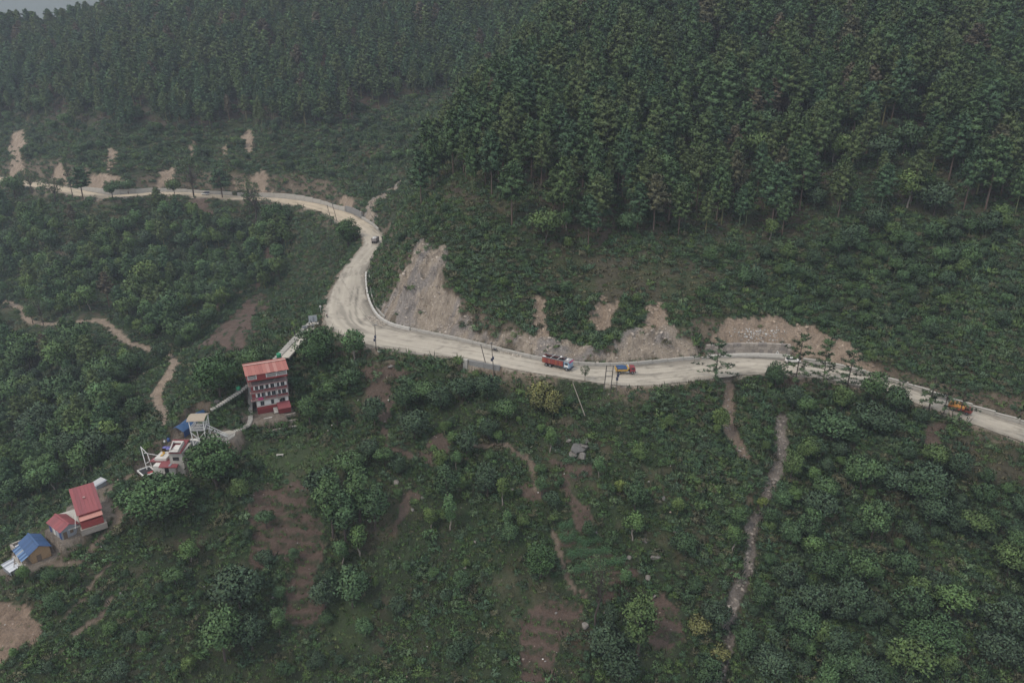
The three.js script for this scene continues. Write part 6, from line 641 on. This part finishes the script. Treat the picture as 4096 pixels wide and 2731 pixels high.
function car(name, label, at, turn, body, roofMat, o = {}) { const t = thing(name, label, 'car', at, turn), W = 1.7; part('body', prism([[-2.05, 0.35], [2.05, 0.35], [2.1, 0.75], [1.1, 0.95], [0.55, 1.0], [-1.9, 1.05], [-2.1, 0.8]], W, 0.1), body, t); part('cabin', prism([[1.05, 0.95], [0.45, 1.48], [-1.35, 1.52], [-1.95, 1.0]], W - 0.2, 0.08), M.glass, t); part('roof', bx(1.7, 0.06, W - 0.3, -0.45, 1.53, 0), roofMat, t); for (const z of [-1, 1]) { part('headlight', bx(0.08, 0.14, 0.3, 2.05, 0.7, z * 0.6), M.white, t); part('tail_light', bx(0.06, 0.16, 0.22, -2.1, 0.8, z * 0.65), M.red, t); } for (const [x, z] of [[1.3, 1], [1.3, -1], [-1.25, 1], [-1.25, -1]]) wheel(t, x, z * 0.75, 0.31, 0.2); return t; }
car('hatchback_car', 'small white and dark car half hidden by a roadside tree', [80.4, 7.55, -181.6], 0.08, M.white, M.white);
{ // orange loaded truck behind trees
  const t = thing('pickup_truck', 'orange loaded pickup truck behind the right hand roadside trees', 'truck', [111.6, 5.42, -153.6], -0.8), W = 2.0; part('chassis', bx(4.8, 0.3, 1.0, 0, 0.6, 0), M.dark, t); part('cargo_bed', join([bx(3.3, 0.8, 0.08, -0.9, 1.2, W / 2), bx(3.3, 0.8, 0.08, -0.9, 1.2, -W / 2), bx(0.08, 0.8, W, -2.55, 1.2, 0), bx(0.08, 0.8, W, 0.75, 1.2, 0), bx(3.3, 0.1, W, -0.9, 0.8, 0)]), tex(0.55, 0.07, 0.04, stain2, 0.6), t); part('load_sheet', prism([[-2.7, 1.35], [0.9, 1.35], [0.75, 1.85], [-0.8, 2.15], [-2.6, 1.9]], W + 0.15, 0.08), tex(0.85, 0.38, 0.09, stain2, 0.7), t); part('cab', prism([[0.95, 0.55], [2.4, 0.55], [2.45, 1.1], [2.0, 1.75], [0.95, 1.8]], W - 0.2, 0.1), M.truckRed, t); part('windscreen', prism([[2.35, 1.18], [2.4, 1.18], [2.04, 1.7], [1.99, 1.7]], W - 0.5, 0.01), M.glass, t); for (const [x, z] of [[1.6, 1], [1.6, -1], [-1.5, 1], [-1.5, -1]]) wheel(t, x, z * 0.85, 0.38, 0.25);
}
{ const t = thing('dump_truck', 'grey dump truck with pale load driving away into the inner bend', 'truck', [-62.6, 15.72, -309.6], Math.PI / 2 - 0.06), W = 2.3; part('chassis', bx(5.8, 0.3, 1, 0, 0.7, 0), M.dark, t); part('tipper_body', join([bx(3.9, 1.3, 0.1, -0.9, 1.6, W / 2), bx(3.9, 1.3, 0.1, -0.9, 1.6, -W / 2), bx(0.1, 1.5, W, 1.05, 1.7, 0), bx(3.9, 0.1, W, -0.9, 1.0, 0)]), M.grey, t); part('tailgate', bx(0.1, 1.2, W, -2.9, 1.55, 0), tex(0.3, 0.27, 0.27), t); const R = rng(4), g = new THREE.SphereGeometry(1, 14, 8), p = g.attributes.position; for (let i = 0; i < p.count; i++) p.setXYZ(i, p.getX(i) * 1.85 - 0.9, 2.0 + p.getY(i) * 0.8 + (R() - 0.5) * 0.1, p.getZ(i) * 1.08); g.computeVertexNormals(); part('load', g, M.stonePale, t); part('cab', prism([[1.3, 0.6], [2.8, 0.6], [2.85, 1.3], [2.6, 2.3], [1.3, 2.35]], W - 0.1, 0.1), M.navy, t); for (const [x, z] of [[2.0, 1], [2.0, -1], [-1.4, 1], [-1.4, -1], [-2.3, 1], [-2.3, -1]]) wheel(t, x, z * 0.95, 0.45, 0.3); }
{ const p = onRoad(489, 0.25), t = thing('pickup_truck', 'white pickup with dark blue covered back on the far road', 'truck', [p.x, p.y, p.z], Math.atan2(-p.tz, p.tx)), W = 1.9; part('body', prism([[-2.4, 0.4], [2.4, 0.4], [2.45, 0.9], [1.5, 1.05], [-2.4, 1.05]], W, 0.08), M.white, t); part('cab', prism([[1.45, 1.0], [0.9, 1.65], [-0.2, 1.68], [-0.25, 1.0]], W - 0.2, 0.06), M.glass, t); part('cover', bx(2.2, 0.95, W - 0.05, -1.3, 1.5, 0), M.navy, t); part('roof', bx(1.1, 0.06, W - 0.3, 0.35, 1.7, 0), M.white, t); for (const [x, z] of [[1.5, 1], [1.5, -1], [-1.5, 1], [-1.5, -1]]) wheel(t, x, z * 0.8, 0.38, 0.25); }
function motorbike(label, at, turn, tank) { const t = thing('motorbike', label, 'motorbike', at, turn); for (const x of [-0.62, 0.62]) { const w = part('wheel', new THREE.TorusGeometry(0.26, 0.07, 6, 14), M.rubber, t); w.position.set(x, 0.33, 0); } part('frame', join([beam([-0.6, 0.35, 0], [0.1, 0.5, 0], 0.1), beam([0.6, 0.35, 0], [0.4, 0.95, 0], 0.08), bx(0.5, 0.35, 0.28, 0.02, 0.45, 0)]), M.dark, t); part('fuel_tank', new THREE.SphereGeometry(0.25, 10, 6).scale(1.2, 0.6, 0.7).translate(0.18, 0.82, 0), tank, t); part('seat', bx(0.65, 0.12, 0.26, -0.32, 0.78, 0), M.cloth, t); part('handlebar', join([bar([0.36, 1.0, -0.35], [0.36, 1.0, 0.35], 0.03), new THREE.SphereGeometry(0.1, 8, 6).translate(0.48, 0.88, 0)]), M.dark, t); return t; }
motorbike('dark red motorbike parked at the outer edge of the bend', [-60.3, 11.42, -211.6], -1.15, M.redDark);
motorbike('green grey motorbike parked against the drain wall', [-4.9, 10.05, -184.0], -0.5, M.tinDark);
motorbike('black motorbike at the top of the stairs by the boards', [-66.0, height(-66, -201) + 0.1, -201.0], 0.9, M.navy);
// ---------------------------------------------------------------- people: one continuous body each
function body(bones, R0, ctr, half) { // smooth union of tapered capsules, meshed on a grid
  const N = Math.ceil(half * 2 / 0.045), d = new Float32Array((N + 1) ** 3), at = (i, j, k) => (k * (N + 1) + j) * (N + 1) + i, P = i => -half + 2 * half * i / N;
  for (let k = 0; k <= N; k++) for (let j = 0; j <= N; j++) for (let i = 0; i <= N; i++) { const x = P(i) + ctr[0], y = P(j) + ctr[1], z = P(k) + ctr[2]; let s = 0; for (const [a, b, ra, rb] of bones) { const dx = b[0] - a[0], dy = b[1] - a[1], dz = b[2] - a[2], l = dx * dx + dy * dy + dz * dz || 1, t = clamp(((x - a[0]) * dx + (y - a[1]) * dy + (z - a[2]) * dz) / l, 0, 1), q = Math.hypot(x - a[0] - dx * t, y - a[1] - dy * t, z - a[2] - dz * t) - lerp(ra, rb, t); s += Math.exp(-q * 38); } d[at(i, j, k)] = -Math.log(s) / 38; }
  const pos = [], T = [[0, 5, 1, 6], [0, 1, 2, 6], [0, 2, 3, 6], [0, 3, 7, 6], [0, 7, 4, 6], [0, 4, 5, 6]], C = [[0, 0, 0], [1, 0, 0], [1, 1, 0], [0, 1, 0], [0, 0, 1], [1, 0, 1], [1, 1, 1], [0, 1, 1]];
  for (let k = 0; k < N; k++) for (let j = 0; j < N; j++) for (let i = 0; i < N; i++) { const v = C.map(c => d[at(i + c[0], j + c[1], k + c[2])]); if (v.every(q => q > 0) || v.every(q => q < 0)) continue; const p = C.map(c => V(P(i + c[0]) + ctr[0], P(j + c[1]) + ctr[1], P(k + c[2]) + ctr[2])); for (const t of T) { const ins = t.filter(q => v[q] < 0), out = t.filter(q => v[q] >= 0); if (!ins.length || !out.length) continue; const e = (a, b) => p[a].clone().lerp(p[b], v[a] / (v[a] - v[b])), tri = (a, b, c) => { const n = b.clone().sub(a).cross(c.clone().sub(a)), o = p[out[0]].clone().sub(p[ins[0]]); if (n.dot(o) < 0) [b, c] = [c, b]; for (const q of [a, b, c]) pos.push(q.x, q.y, q.z); }; if (ins.length === 1) tri(...out.map(q => e(ins[0], q))); else if (ins.length === 3) tri(...ins.map(q => e(q, out[0]))); else { const a = e(ins[0], out[0]), b = e(ins[0], out[1]), c = e(ins[1], out[0]), f = e(ins[1], out[1]); tri(a, b, c); tri(b, f, c); } } }
  let g = new THREE.BufferGeometry(); g.setAttribute('position', new THREE.Float32BufferAttribute(pos, 3)); g = mergeVertices(g, 1e-4); g.computeVertexNormals(); return g;
}
const walking = body([[[0, 0.95, 0], [0.03, 1.4, 0], 0.15, 0.17], [[0.03, 1.38, -0.14], [0.03, 1.38, 0.14], 0.09, 0.09], [[0.04, 1.45, 0], [0.06, 1.62, 0], 0.06, 0.085], [[0.07, 1.64, 0], [0.07, 1.69, 0], 0.1, 0.095], [[0, 0.92, -0.09], [0.12, 0.5, -0.1], 0.1, 0.075], [[0.12, 0.5, -0.1], [0.06, 0.09, -0.1], 0.07, 0.05], [[0.06, 0.06, -0.1], [0.2, 0.05, -0.1], 0.05, 0.04], [[0, 0.92, 0.09], [-0.08, 0.5, 0.1], 0.1, 0.075], [[-0.08, 0.5, 0.1], [-0.26, 0.12, 0.1], 0.07, 0.05], [[-0.26, 0.08, 0.1], [-0.12, 0.04, 0.1], 0.05, 0.04], [[0.03, 1.38, -0.2], [-0.08, 1.1, -0.26], 0.06, 0.048], [[-0.08, 1.1, -0.26], [0.04, 0.86, -0.27], 0.045, 0.035], [[0.03, 1.38, 0.2], [0.1, 1.1, 0.26], 0.06, 0.048], [[0.1, 1.1, 0.26], [0.26, 0.94, 0.26], 0.045, 0.035]], 0, [0, 0.88, 0], 1.0);
const riding = body([[[-0.3, 0.86, 0], [-0.16, 1.3, 0], 0.15, 0.17], [[-0.16, 1.28, -0.14], [-0.16, 1.28, 0.14], 0.09, 0.09], [[-0.14, 1.34, 0], [-0.09, 1.5, 0], 0.06, 0.085], [[-0.08, 1.52, 0], [-0.07, 1.57, 0], 0.11, 0.1], [[-0.3, 0.84, -0.12], [0.1, 0.78, -0.2], 0.1, 0.075], [[0.1, 0.78, -0.2], [0.0, 0.36, -0.22], 0.07, 0.05], [[0, 0.34, -0.22], [0.14, 0.33, -0.22], 0.045, 0.04], [[-0.3, 0.84, 0.12], [0.1, 0.78, 0.2], 0.1, 0.075], [[0.1, 0.78, 0.2], [0.0, 0.36, 0.22], 0.07, 0.05], [[0, 0.34, 0.22], [0.14, 0.33, 0.22], 0.045, 0.04], [[-0.16, 1.28, -0.2], [0.02, 1.02, -0.3], 0.06, 0.048], [[0.02, 1.02, -0.3], [0.32, 1.0, -0.28], 0.045, 0.035], [[-0.16, 1.28, 0.2], [0.02, 1.02, 0.3], 0.06, 0.048], [[0.02, 1.02, 0.3], [0.32, 1.0, 0.28], 0.045, 0.035]], 0, [0, 0.9, 0], 0.95);
const headG = new THREE.SphereGeometry(0.115, 10, 8);
function person(label, geo, at, turn, mat, head, hairMat) { const t = thing('person', label, 'person', at, turn); part('body', geo, mat, t); const h = part('face', headG.clone().scale(0.85, 1.05, 0.82), M.skin, t); h.position.set(...head); const q = part('hair', new THREE.SphereGeometry(0.122, 10, 6, 0, 6.29, 0, 1.5), hairMat, t); q.position.set(head[0] - 0.02, head[1] + 0.02, head[2]); part('nose', new THREE.SphereGeometry(0.02, 6, 5).translate(head[0] + 0.1, head[1] - 0.01, head[2]), M.skin, h).position.set(-head[0], -head[1], -head[2]); return t; }
person('person in dark jacket walking on the stairs below the boards', walking, [-66.6, Math.max(9.9, height(-66.6, -197.4) + 0.12), -197.4], 2.1, M.cloth, [0.08, 1.68, 0], M.cloth);
person('person in dark clothes with white cap seated on the black motorbike', riding, [-66.0, height(-66, -201) + 0.1, -201.0], 0.9, M.navy, [-0.07, 1.56, 0], M.white);
// ---------------------------------------------------------------- poles, wires, boards
const TOPS = {};
function pole(name, label, base, top, r, o = {}) { const y = height(base[0], base[1]), t = thing('utility_pole', label, 'pole', [base[0], y, base[1]]), d = [top[0] - base[0], top[1] - y, top[2] - base[1]]; part('shaft', (() => { const g = new THREE.CylinderGeometry(r * 0.7, r, 1, 8).translate(0, 0.5, 0), v = V(...d), l = v.length() + 0.6; g.scale(1, l, 1).translate(0, -0.6, 0); g.applyQuaternion(new THREE.Quaternion().setFromUnitVectors(V(0, 1, 0), v.normalize())); return g; })(), M.pole, t); TOPS[name] = top; if (o.arms) for (const [h, w] of o.arms) { const f = h, c = d.map(q => q * f), p = part('cross_arm', beam([c[0] - w * 0.9, c[1], c[2] + w * 0.4], [c[0] + w * 0.9, c[1], c[2] - w * 0.4], 0.1), M.pole, t); for (const s of [-0.85, -0.3, 0.3, 0.85]) part('insulator', cyl(0.05, 0.06, 0.22, 6, c[0] + s * w * 0.9, c[1] + 0.15, c[2] - s * w * 0.4), M.tinDark, p); } if (o.boxes) for (const h of o.boxes) { const c = d.map(q => q * h); part('meter_box', bx(0.55, 0.7, 0.45, c[0] + (h * 10 % 1 - 0.5) * 0.8, c[1], c[2] + 0.25), M.navy, t); } return t; }
pole('a', 'slim dark pole with cross arm standing at the outer edge of the middle road', [-39.4, -184.9], [-39.3, 17.6, -185.2], 0.13, { arms: [[0.99, 0.6]], boxes: [0.42, 0.55] });
pole('b', 'short dark pole leaning left above the grey wall', [-7.2, -174.6], [-8.6, 15.0, -176.2], 0.14);
pole('c', 'upright dark pole carrying two boxes beside the leaning pole', [-4.9, -172.4], [-5.6, 16.6, -173.2], 0.12, { boxes: [0.52, 0.57], arms: [[0.98, 0.35]] });
pole('d', 'slim single pole beside the frame of twin poles', [26.9, -160.2], [26.8, 14.6, -160.9], 0.11, { boxes: [0.55, 0.68] });
pole('e', 'left of two leaning poles beside the far road bend', [-92.6, -350.6], [-94.4, 26.2, -351], 0.17);
pole('f', 'cross armed right hand pole of the pair at the far road bend', [-90.4, -352.2], [-92.2, 27, -352.6], 0.17, { arms: [[0.99, 0.7]] });
pole('g', 'faint lone pole in the bushes left of the inner road', [-70.8, -262], [-71.4, 20.5, -262.2], 0.11, { arms: [[0.98, 0.5]] });
{ const y = height(24.4, -160.2), t = thing('twin_pole_frame', 'ladder like frame of two dark poles joined by bars', 'pole', [24.4, y, -160.2]); for (const x of [-0.85, 0.85]) part('shaft', bar([x * 1.05, -0.6, 0], [x + 0.5, 15.0 - y, -0.5], 0.12, 8), M.pole, t); for (const f of [0.62, 0.8]) { const h = (15 - y) * f, p = part('cross_bar', beam([-0.85 + 0.5 * f, h, -0.5 * f], [0.85 + 0.5 * f, h, -0.5 * f], 0.1), M.pole, t); for (const s of [-0.5, 0, 0.5]) part('insulator', cyl(0.05, 0.06, 0.25, 6, s + 0.5 * f, h + 0.15, -0.5 * f), M.tinDark, p); } TOPS.h = [24.9, 14.9, -160.7]; }
function wire(label, a, b, sag, off = 0) { const A = V(...a), B = V(...b), pts = []; A.x += off; B.x += off; for (let i = 0; i <= 10; i++) { const p = A.clone().lerp(B, i / 10); p.y -= sag * 4 * (i / 10) * (1 - i / 10); pts.push(p); } const m = new THREE.Mesh(new THREE.TubeGeometry(new THREE.CatmullRomCurve3(pts), 20, 0.022, 4), M.rubber); m.name = numbered('power_cable'); m.castShadow = true; tag(m, label, 'cable'); scene.add(m); }
wire('cable over the road from the slim pole to the leaning pole', TOPS.a, TOPS.b, 1.1); wire('cable between the leaning pole and the pole with boxes', TOPS.b, TOPS.c, 0.15); wire('cable over the road edge from the boxed pole to the twin pole frame', TOPS.c, TOPS.h, 1.2); wire('cable across the bend from the slim pole to the faint lone pole', TOPS.a, TOPS.g, 2.2); wire('lower second cable across the bend to the faint lone pole', [TOPS.a[0], TOPS.a[1] - 1.2, TOPS.a[2]], [TOPS.g[0], TOPS.g[1] - 1.2, TOPS.g[2]], 2.4, 0.3); wire('cable down the valley side from the lone pole to the far pair', TOPS.g, TOPS.e, 2); wire('cable from the twin pole frame towards the right hand road', TOPS.h, [60, 15.5, -166], 1.6);
{ const t = thing('billboard', 'grey faded billboard standing at the head of the stairs', 'billboard', [-63.6, 9.6, -205.4], 0.5); part('panel', bx(2.6, 2.1, 0.08, 0.5, 3.2, 0), tex(0.4, 0.43, 0.45, stain2, 0.6), t); part('picture', bx(0.5, 1.5, 0.03, 0.7, 3.1, 0.06), M.tinDark, t); for (const x of [-0.6, 1.6]) part('post', bx(0.1, 4.2, 0.1, x, 1.2, -0.08), M.grey, t); part('frame', join([bx(2.7, 0.08, 0.12, 0.5, 4.25, 0), bx(2.7, 0.08, 0.12, 0.5, 2.15, 0)]), M.steel, t); }
{ const t = thing('notice_board', 'low pale framed row of panels beside the billboard', 'sign', [-63.9, 9.3, -203.4], 0.45); for (const [x, m] of [[-1.4, M.tinDark], [0, M.grey], [1.4, M.tinDark]]) part('panel', bx(1.3, 1.0, 0.06, x, 1.6, 0), m, t); part('frame', join([bx(4.4, 0.1, 0.12, 0, 2.15, 0), bx(4.4, 0.1, 0.12, 0, 1.05, 0), ...[-2.15, -0.7, 0.7, 2.15].map(x => bx(0.1, 2.6, 0.12, x, 0.9, 0))]), M.offwhite, t); }
{ const t = thing('road_mirror', 'round convex mirror on a thin post at the outer bend', 'mirror', [-63.6, height(-63.6, -216.6), -216.6]); part('post', cyl(0.05, 0.05, 2.6, 6, 0, 1.3, 0), M.offwhite, t); part('mirror_face', new THREE.SphereGeometry(0.42, 14, 8, 0, 6.29, 0, 0.9).rotateX(Math.PI / 2).translate(0, 2.55, -0.2), M.steel, t); part('rim', new THREE.TorusGeometry(0.34, 0.05, 6, 16).translate(0, 2.55, 0.05), M.offwhite, t); }
{ const p = onRoad(67.5, 2.1), t = thing('warning_triangle', 'white triangular road sign against the stone cage wall', 'sign', [p.x, p.y, p.z], 0); part('plate', new THREE.ExtrudeGeometry(new THREE.Shape([[-0.55, 0], [0.55, 0], [0, 0.98]].map(q => new THREE.Vector2(...q))), { depth: 0.04, bevelEnabled: false }).translate(0, 1.1, 0.15), M.white, t); part('plate_back', new THREE.ExtrudeGeometry(new THREE.Shape([[-0.3, 0], [0.3, 0], [0, 0.52]].map(q => new THREE.Vector2(...q))), { depth: 0.02, bevelEnabled: false }).translate(0, 1.24, 0.2), M.concreteDark, t); part('post', bx(0.07, 1.3, 0.07, 0, 0.6, 0.1), M.steel, t); }
{ const t = thing('stone_slab', 'small white slab lying at the road edge beside the slim pole', 'slab', [-38.0, height(-38, -184.2) + 0.15, -184.2], 0.2); part('slab', bx(1.6, 0.15, 1.1), M.white, t); }
{ const t = thing('fallen_trunk', 'long pale leaning bare trunk below the middle road', 'trunk', [16.8, height(16.8, -157), -157]); part('stem', bar([-1.2, 6.0, -3.8], [1.4, 0.2, 3.4], 0.11, 6), barkPale, t); }
{ const y = height(-61, -158.2), t = thing('bench', 'grey concrete bench on the grass below the tall house', 'bench', [-61, y + 0.1, -158.2], 0.1); part('seat', bx(1.8, 0.12, 0.55, 0, 0.45, 0), M.concrete, t); for (const x of [-0.7, 0.7]) part('leg', bx(0.2, 0.9, 0.5, x, 0, 0), M.concrete, t); }
{ const t = thing('white_jug', 'white plastic jug beside the blue drum', 'jug', [-90.6, -5.5, -158.2]); part('body', new THREE.LatheGeometry([[0, 0], [0.24, 0], [0.26, 0.4], [0.1, 0.55], [0.1, 0.65], [0, 0.65]].map(p => new THREE.Vector2(...p)), 10), M.white, t); part('cap', cyl(0.11, 0.11, 0.1, 8, 0, 0.7, 0), M.blueDark, t); }
// ---------------------------------------------------------------- stones
const STONES = [[15.9, -146.5, 3.6], [17.6, -147.2, 2.6], [14.6, -145.6, 2.2], [16.8, -145.2, 2.4], [13.9, -148.7, 1.59], [18.1, -148.4, 1.83], [31.3, -123.2, 2.5], [29.4, -126.5, 1.66], [25.4, -123.5, 1.31], [-28.3, -144.3, 1.58], [-0.2, -129.5, 1.57], [27.5, -120.8, 1.18], [29, -119.8, 1.28], [35.1, -136, 1.16], [34.1, -135.2, 0.92], [-17.3, -124.7, 0.99], [-13.9, -127.5, 0.78], [17.3, -130, 1.12], [18.6, -129, 1.23], [14.9, -111.3, 1.53], [19.3, -113.8, 0.93], [30, -116.3, 1.26], [-23.3, -136.9, 0.94], [-33.2, -135.5, 0.82], [9.2, -114.3, 0.73], [-10.3, -123.5, 0.88], [-21.2, -139.4, 1.07], [-8.3, -128.3, 0.78], [36.3, -128.3, 1], [0.1, -139, 0.71], [-72.5, -175.3, 1.41], [-34.6, -179.5, 1.7], [-76.5, -175.3, 1.83], [-81, -170.7, 2.06], [-87.9, -155.3, 1.67], [-53.2, -123, 0.78], [-85.5, -121.1, 0.76], [-76.7, -110.4, 0.83]];
{
  const R = rng(41), mats = [tex(0.15, 0.14, 0.13), tex(0.19, 0.175, 0.16), tex(0.22, 0.2, 0.18)];
  const put = (x, z, s, label, group, m) => { const o = new THREE.Mesh(s > 2 ? BIGROCKS[Math.floor(R() * 3)] : ROCKS[Math.floor(R() * 5)], m || mats[Math.floor(R() * 3)]); o.name = numbered('boulder'); o.position.set(x, height(x, z) + s * 0.12, z); o.rotation.set(R() * 0.6, R() * 6, R() * 0.6); o.scale.set(s * (0.8 + 0.5 * R()), s * (0.7 + 0.4 * R()), s); o.castShadow = o.receiveShadow = true; tag(o, label, 'boulder', group); scene.add(o); };
  STONES.forEach(([x, z, s], i) => put(x, z, s, i === 0 ? 'large grey rock outcrop on the middle slope below the twin poles' : `${s > 1.4 ? 'big' : s > 1 ? 'middling' : 'small'} grey boulder ${whereIs(x, z)}`, i === 0 ? undefined : `${s > 1.4 ? 'big' : s > 1 ? 'middling' : 'small'} boulders ${whereIs(x, z)}`, i === 0 ? tex(0.13, 0.125, 0.12) : null));
  for (const [c, lab] of [[LAND.creek2, 'grey boulder in the long stony creek'], [LAND.creek1, 'brown stone in the short eroded gully']]) for (let i = 0; i < c.length - 1; i++) { const a = c[i], b = c[i + 1], n = Math.round(Math.hypot(b[0] - a[0], b[1] - a[1]) * (c === LAND.creek2 ? 2.4 : 1)); for (let k = 0; k < n; k++) { const f = R(), x = lerp(a[0], b[0], f) + (R() - 0.5) * 1.9, z = lerp(a[1], b[1], f) + (R() - 0.5) * 1.6; const sz = 0.4 + 0.9 * R() * R(); put(x, z, sz, `${sz > 0.95 ? 'large' : sz > 0.6 ? 'middling' : 'small'} ${lab} ${i < 4 ? 'near its top' : i < 8 ? 'midway down' : 'near its foot'}`, lab.includes('creek') ? 'boulders of the creek bed' : 'stones of the gully', [M.stone, M.stone2, M.stone3][Math.floor(R() * 3)]); } }
  // loose scree and rubble, too many to count
  const lists = ROCKS.map(() => []), addStone = (x, z, s, c) => lists[Math.floor(R() * 5)].push([x, height(x, z) + s * 0.1, z, s * (0.7 + 0.6 * R()), s * (0.5 + 0.4 * R()), s * (0.7 + 0.6 * R()), R() * 6.28, c[0], c[1], c[2], R(), R()]);
  const heap = (x0, x1, z0, z1, n, s0, s1, c) => { for (let i = 0; i < n; i++) { const f = R() + R() - 1; const k = 0.6 + 0.7 * R(); addStone(lerp(x0, x1, (R() + R()) / 2), lerp(z0, z1, R()), s0 + (s1 - s0) * R() * R(), c.map(q => q * k)); } };
  heap(64, 82, -192.6, -188.6, 420, 0.2, 0.7, [0.42, 0.41, 0.39]); heap(66, 80, -192.2, -188.8, 90, 0.4, 0.9, [0.52, 0.51, 0.49]);
  for (const [s, d, n] of [[207, 0.75, 70], [200, 0.8, 40], [149, 0.82, 40], [258, 0.85, 20]]) for (let i = 0; i < n; i++) { const p = onRoad(s + (R() - 0.5) * 7, clamp(d + (R() - 0.5) * 0.3, -1, 0.97)); const k = 0.5 + 0.6 * R(); lists[Math.floor(R() * 5)].push([p.x, p.y + 0.1, p.z, 0.3 + 0.5 * R(), 0.25 + 0.25 * R(), 0.3 + 0.5 * R(), R() * 6.28, 0.42 * k, 0.37 * k, 0.31 * k, R(), R()]); }
  scatter(-50, 120, -226, -170, 0.85, 43, (x, z, q, R2) => { const g = groundAt(x, z); if ((g.kind === 'rock' || g.kind === 'scar') && q < (g.kind === 'rock' ? 0.85 : 0.5)) { const k = 0.5 + 0.65 * R2(), s = 0.3 + 1.0 * R2() * R2(); const b = g.kind === 'rock' ? [0.36, 0.31, 0.26] : [0.36, 0.285, 0.22]; addStone(x, z, s, b.map(v => v * k)); } });
  scatter(-125, 62, -178, -92, 1.6, 44, (x, z, q, R2) => { const g = groundAt(x, z); const p = g.kind === 'soil' || g.kind === 'field' || g.kind === 'slide' || g.kind === 'path' ? 0.35 : g.kind ? 0.06 : 0.07; if (q < p && g.kind !== 'road' && g.kind !== 'pad') { const k = 0.6 + 0.6 * R2(); addStone(x, z, 0.15 + 0.45 * R2() * R2(), (R2() < 0.3 ? [0.5, 0.48, 0.45] : [0.3, 0.24, 0.2]).map(v => v * k)); } });
  mass('scree', 'loose pale scree and rubble on the cuttings and bare soil', 'scree', lists, ROCKS, plain(1, 1, 1, 0.95));
}
// ---------------------------------------------------------------- maize on the narrow terraces
{ const b = new Bag(), R = rng(70); b.tube([V(0, -0.1, 0), V(0, 0.9, 0), V(0.02, 1.5, 0)], [0.03, 0.025, 0.01], 4, [1, 1, 1]); for (let i = 0; i < 12; i++) { const a = i * 2.4, y = 0.25 + i * 0.1, d = V(Math.cos(a), 0.55, Math.sin(a)).normalize(), s = V(-Math.sin(a), 0, Math.cos(a)), m = V(0, y, 0).addScaledVector(d, 0.42), e = m.clone().add(V(Math.cos(a) * 0.35, -0.18, Math.sin(a) * 0.35)), n = V(d.x * 0.4, 0.9, d.z * 0.4).normalize(), q = 0.8 + 0.4 * R(); b.tri(V(0, y, 0), m.clone().addScaledVector(s, 0.06), m.clone().addScaledVector(s, -0.06), n, [q, q, q]); b.tri(e, m.clone().addScaledVector(s, 0.06), m.clone().addScaledVector(s, -0.06), n, [q, q, q]); }
  const l = []; for (const k of ['corn1', 'corn2', 'corn3', 'corn4', 'corn5']) { const q = polyBox(LAND[k]), R2 = rng(80); for (let z = q[1]; z < q[3]; z += 0.55) for (let x = q[0]; x < q[2]; x += 0.45) { const X = x + R2() * 0.25, Z = z + R2() * 0.2; if (inPoly(LAND[k], X, Z)) { const t = 0.8 + 0.4 * R2(); l.push([X, height(X, Z), Z, 1, 0.9 + 0.4 * R2(), 1, R2() * 6.28, 0.042 * t, 0.085 * t, 0.04 * t]); } } }
  mass('maize_crop', 'rows of dark green maize on narrow terraces', 'maize', [l], [b.geo()]); }
// ---------------------------------------------------------------- hills beyond the valley
{ const p = [], c = [], id = [], n = 70, m = 40; for (let j = 0; j <= m; j++) for (let i = 0; i <= n; i++) { const x = lerp(-5200, 1500, i / n), z = lerp(-1300, -6200, j / m), r = smooth(1300, 3800, -z); p.push(x, -120 + r * 980 * (0.45 + 0.9 * fbm(x / 1400 + 3, z / 1400, 5)), z); const k = 0.8 + 0.4 * fbm(x / 200, z / 200, 3); c.push(0.07 * k, 0.085 * k, 0.06 * k); } for (let j = 0; j < m; j++) for (let i = 0; i < n; i++) { const a = j * (n + 1) + i, b = a + 1, d = a + n + 1, e = d + 1; id.push(a, b, d, b, e, d); } const g = new THREE.BufferGeometry(); g.setAttribute('position', new THREE.Float32BufferAttribute(p, 3)); g.setAttribute('color', new THREE.Float32BufferAttribute(c, 3)); g.setIndex(id); g.computeVertexNormals(); const h = new THREE.Mesh(g, new THREE.MeshStandardMaterial({ vertexColors: true, roughness: 1, side: THREE.DoubleSide })); h.name = 'hills'; h.userData = { kind: 'structure', label: 'distant hazy blue hills', category: 'hills' }; scene.add(h); }

// ---------------------------------------------------------------- things that look alike are told apart by their order across the picture
{
  const alike = new Map(), NUM = ['', 'one', 'two', 'three', 'four', 'five', 'six', 'seven', 'eight', 'nine', 'ten', 'eleven', 'twelve', 'thirteen', 'fourteen', 'fifteen', 'sixteen'], ORD = ['leftmost', 'second', 'third', 'fourth', 'fifth', 'sixth', 'seventh', 'eighth', 'ninth', 'tenth', 'eleventh', 'twelfth', 'thirteenth', 'fourteenth', 'fifteenth', 'sixteenth'];
  for (const o of scene.children) if (o.userData.label && o.userData.category && !o.userData.kind) { const l = alike.get(o.userData.label); l ? l.push(o) : alike.set(o.userData.label, [o]); }
  for (const [label, l] of alike) { if (l.length < 2 || l.length > 16) continue; l.sort((a, b) => a.position.x / -a.position.z - b.position.x / -b.position.z); l.forEach((o, i) => { const t = i === 0 ? `leftmost of ${NUM[l.length]}` : i === l.length - 1 ? `rightmost of ${NUM[l.length]}` : `${ORD[i]} of ${NUM[l.length]} from left`; const s = `${label}, ${t}`; const short = `${label}, ${i === 0 || i === l.length - 1 ? t.split(' ')[0] : ORD[i] + ' from left'}`; o.userData = { ...o.userData, label: [s, short, label].find(q => q.split(/[ -]/).length <= 16) }; }); }
}

renderer.render(scene, camera);
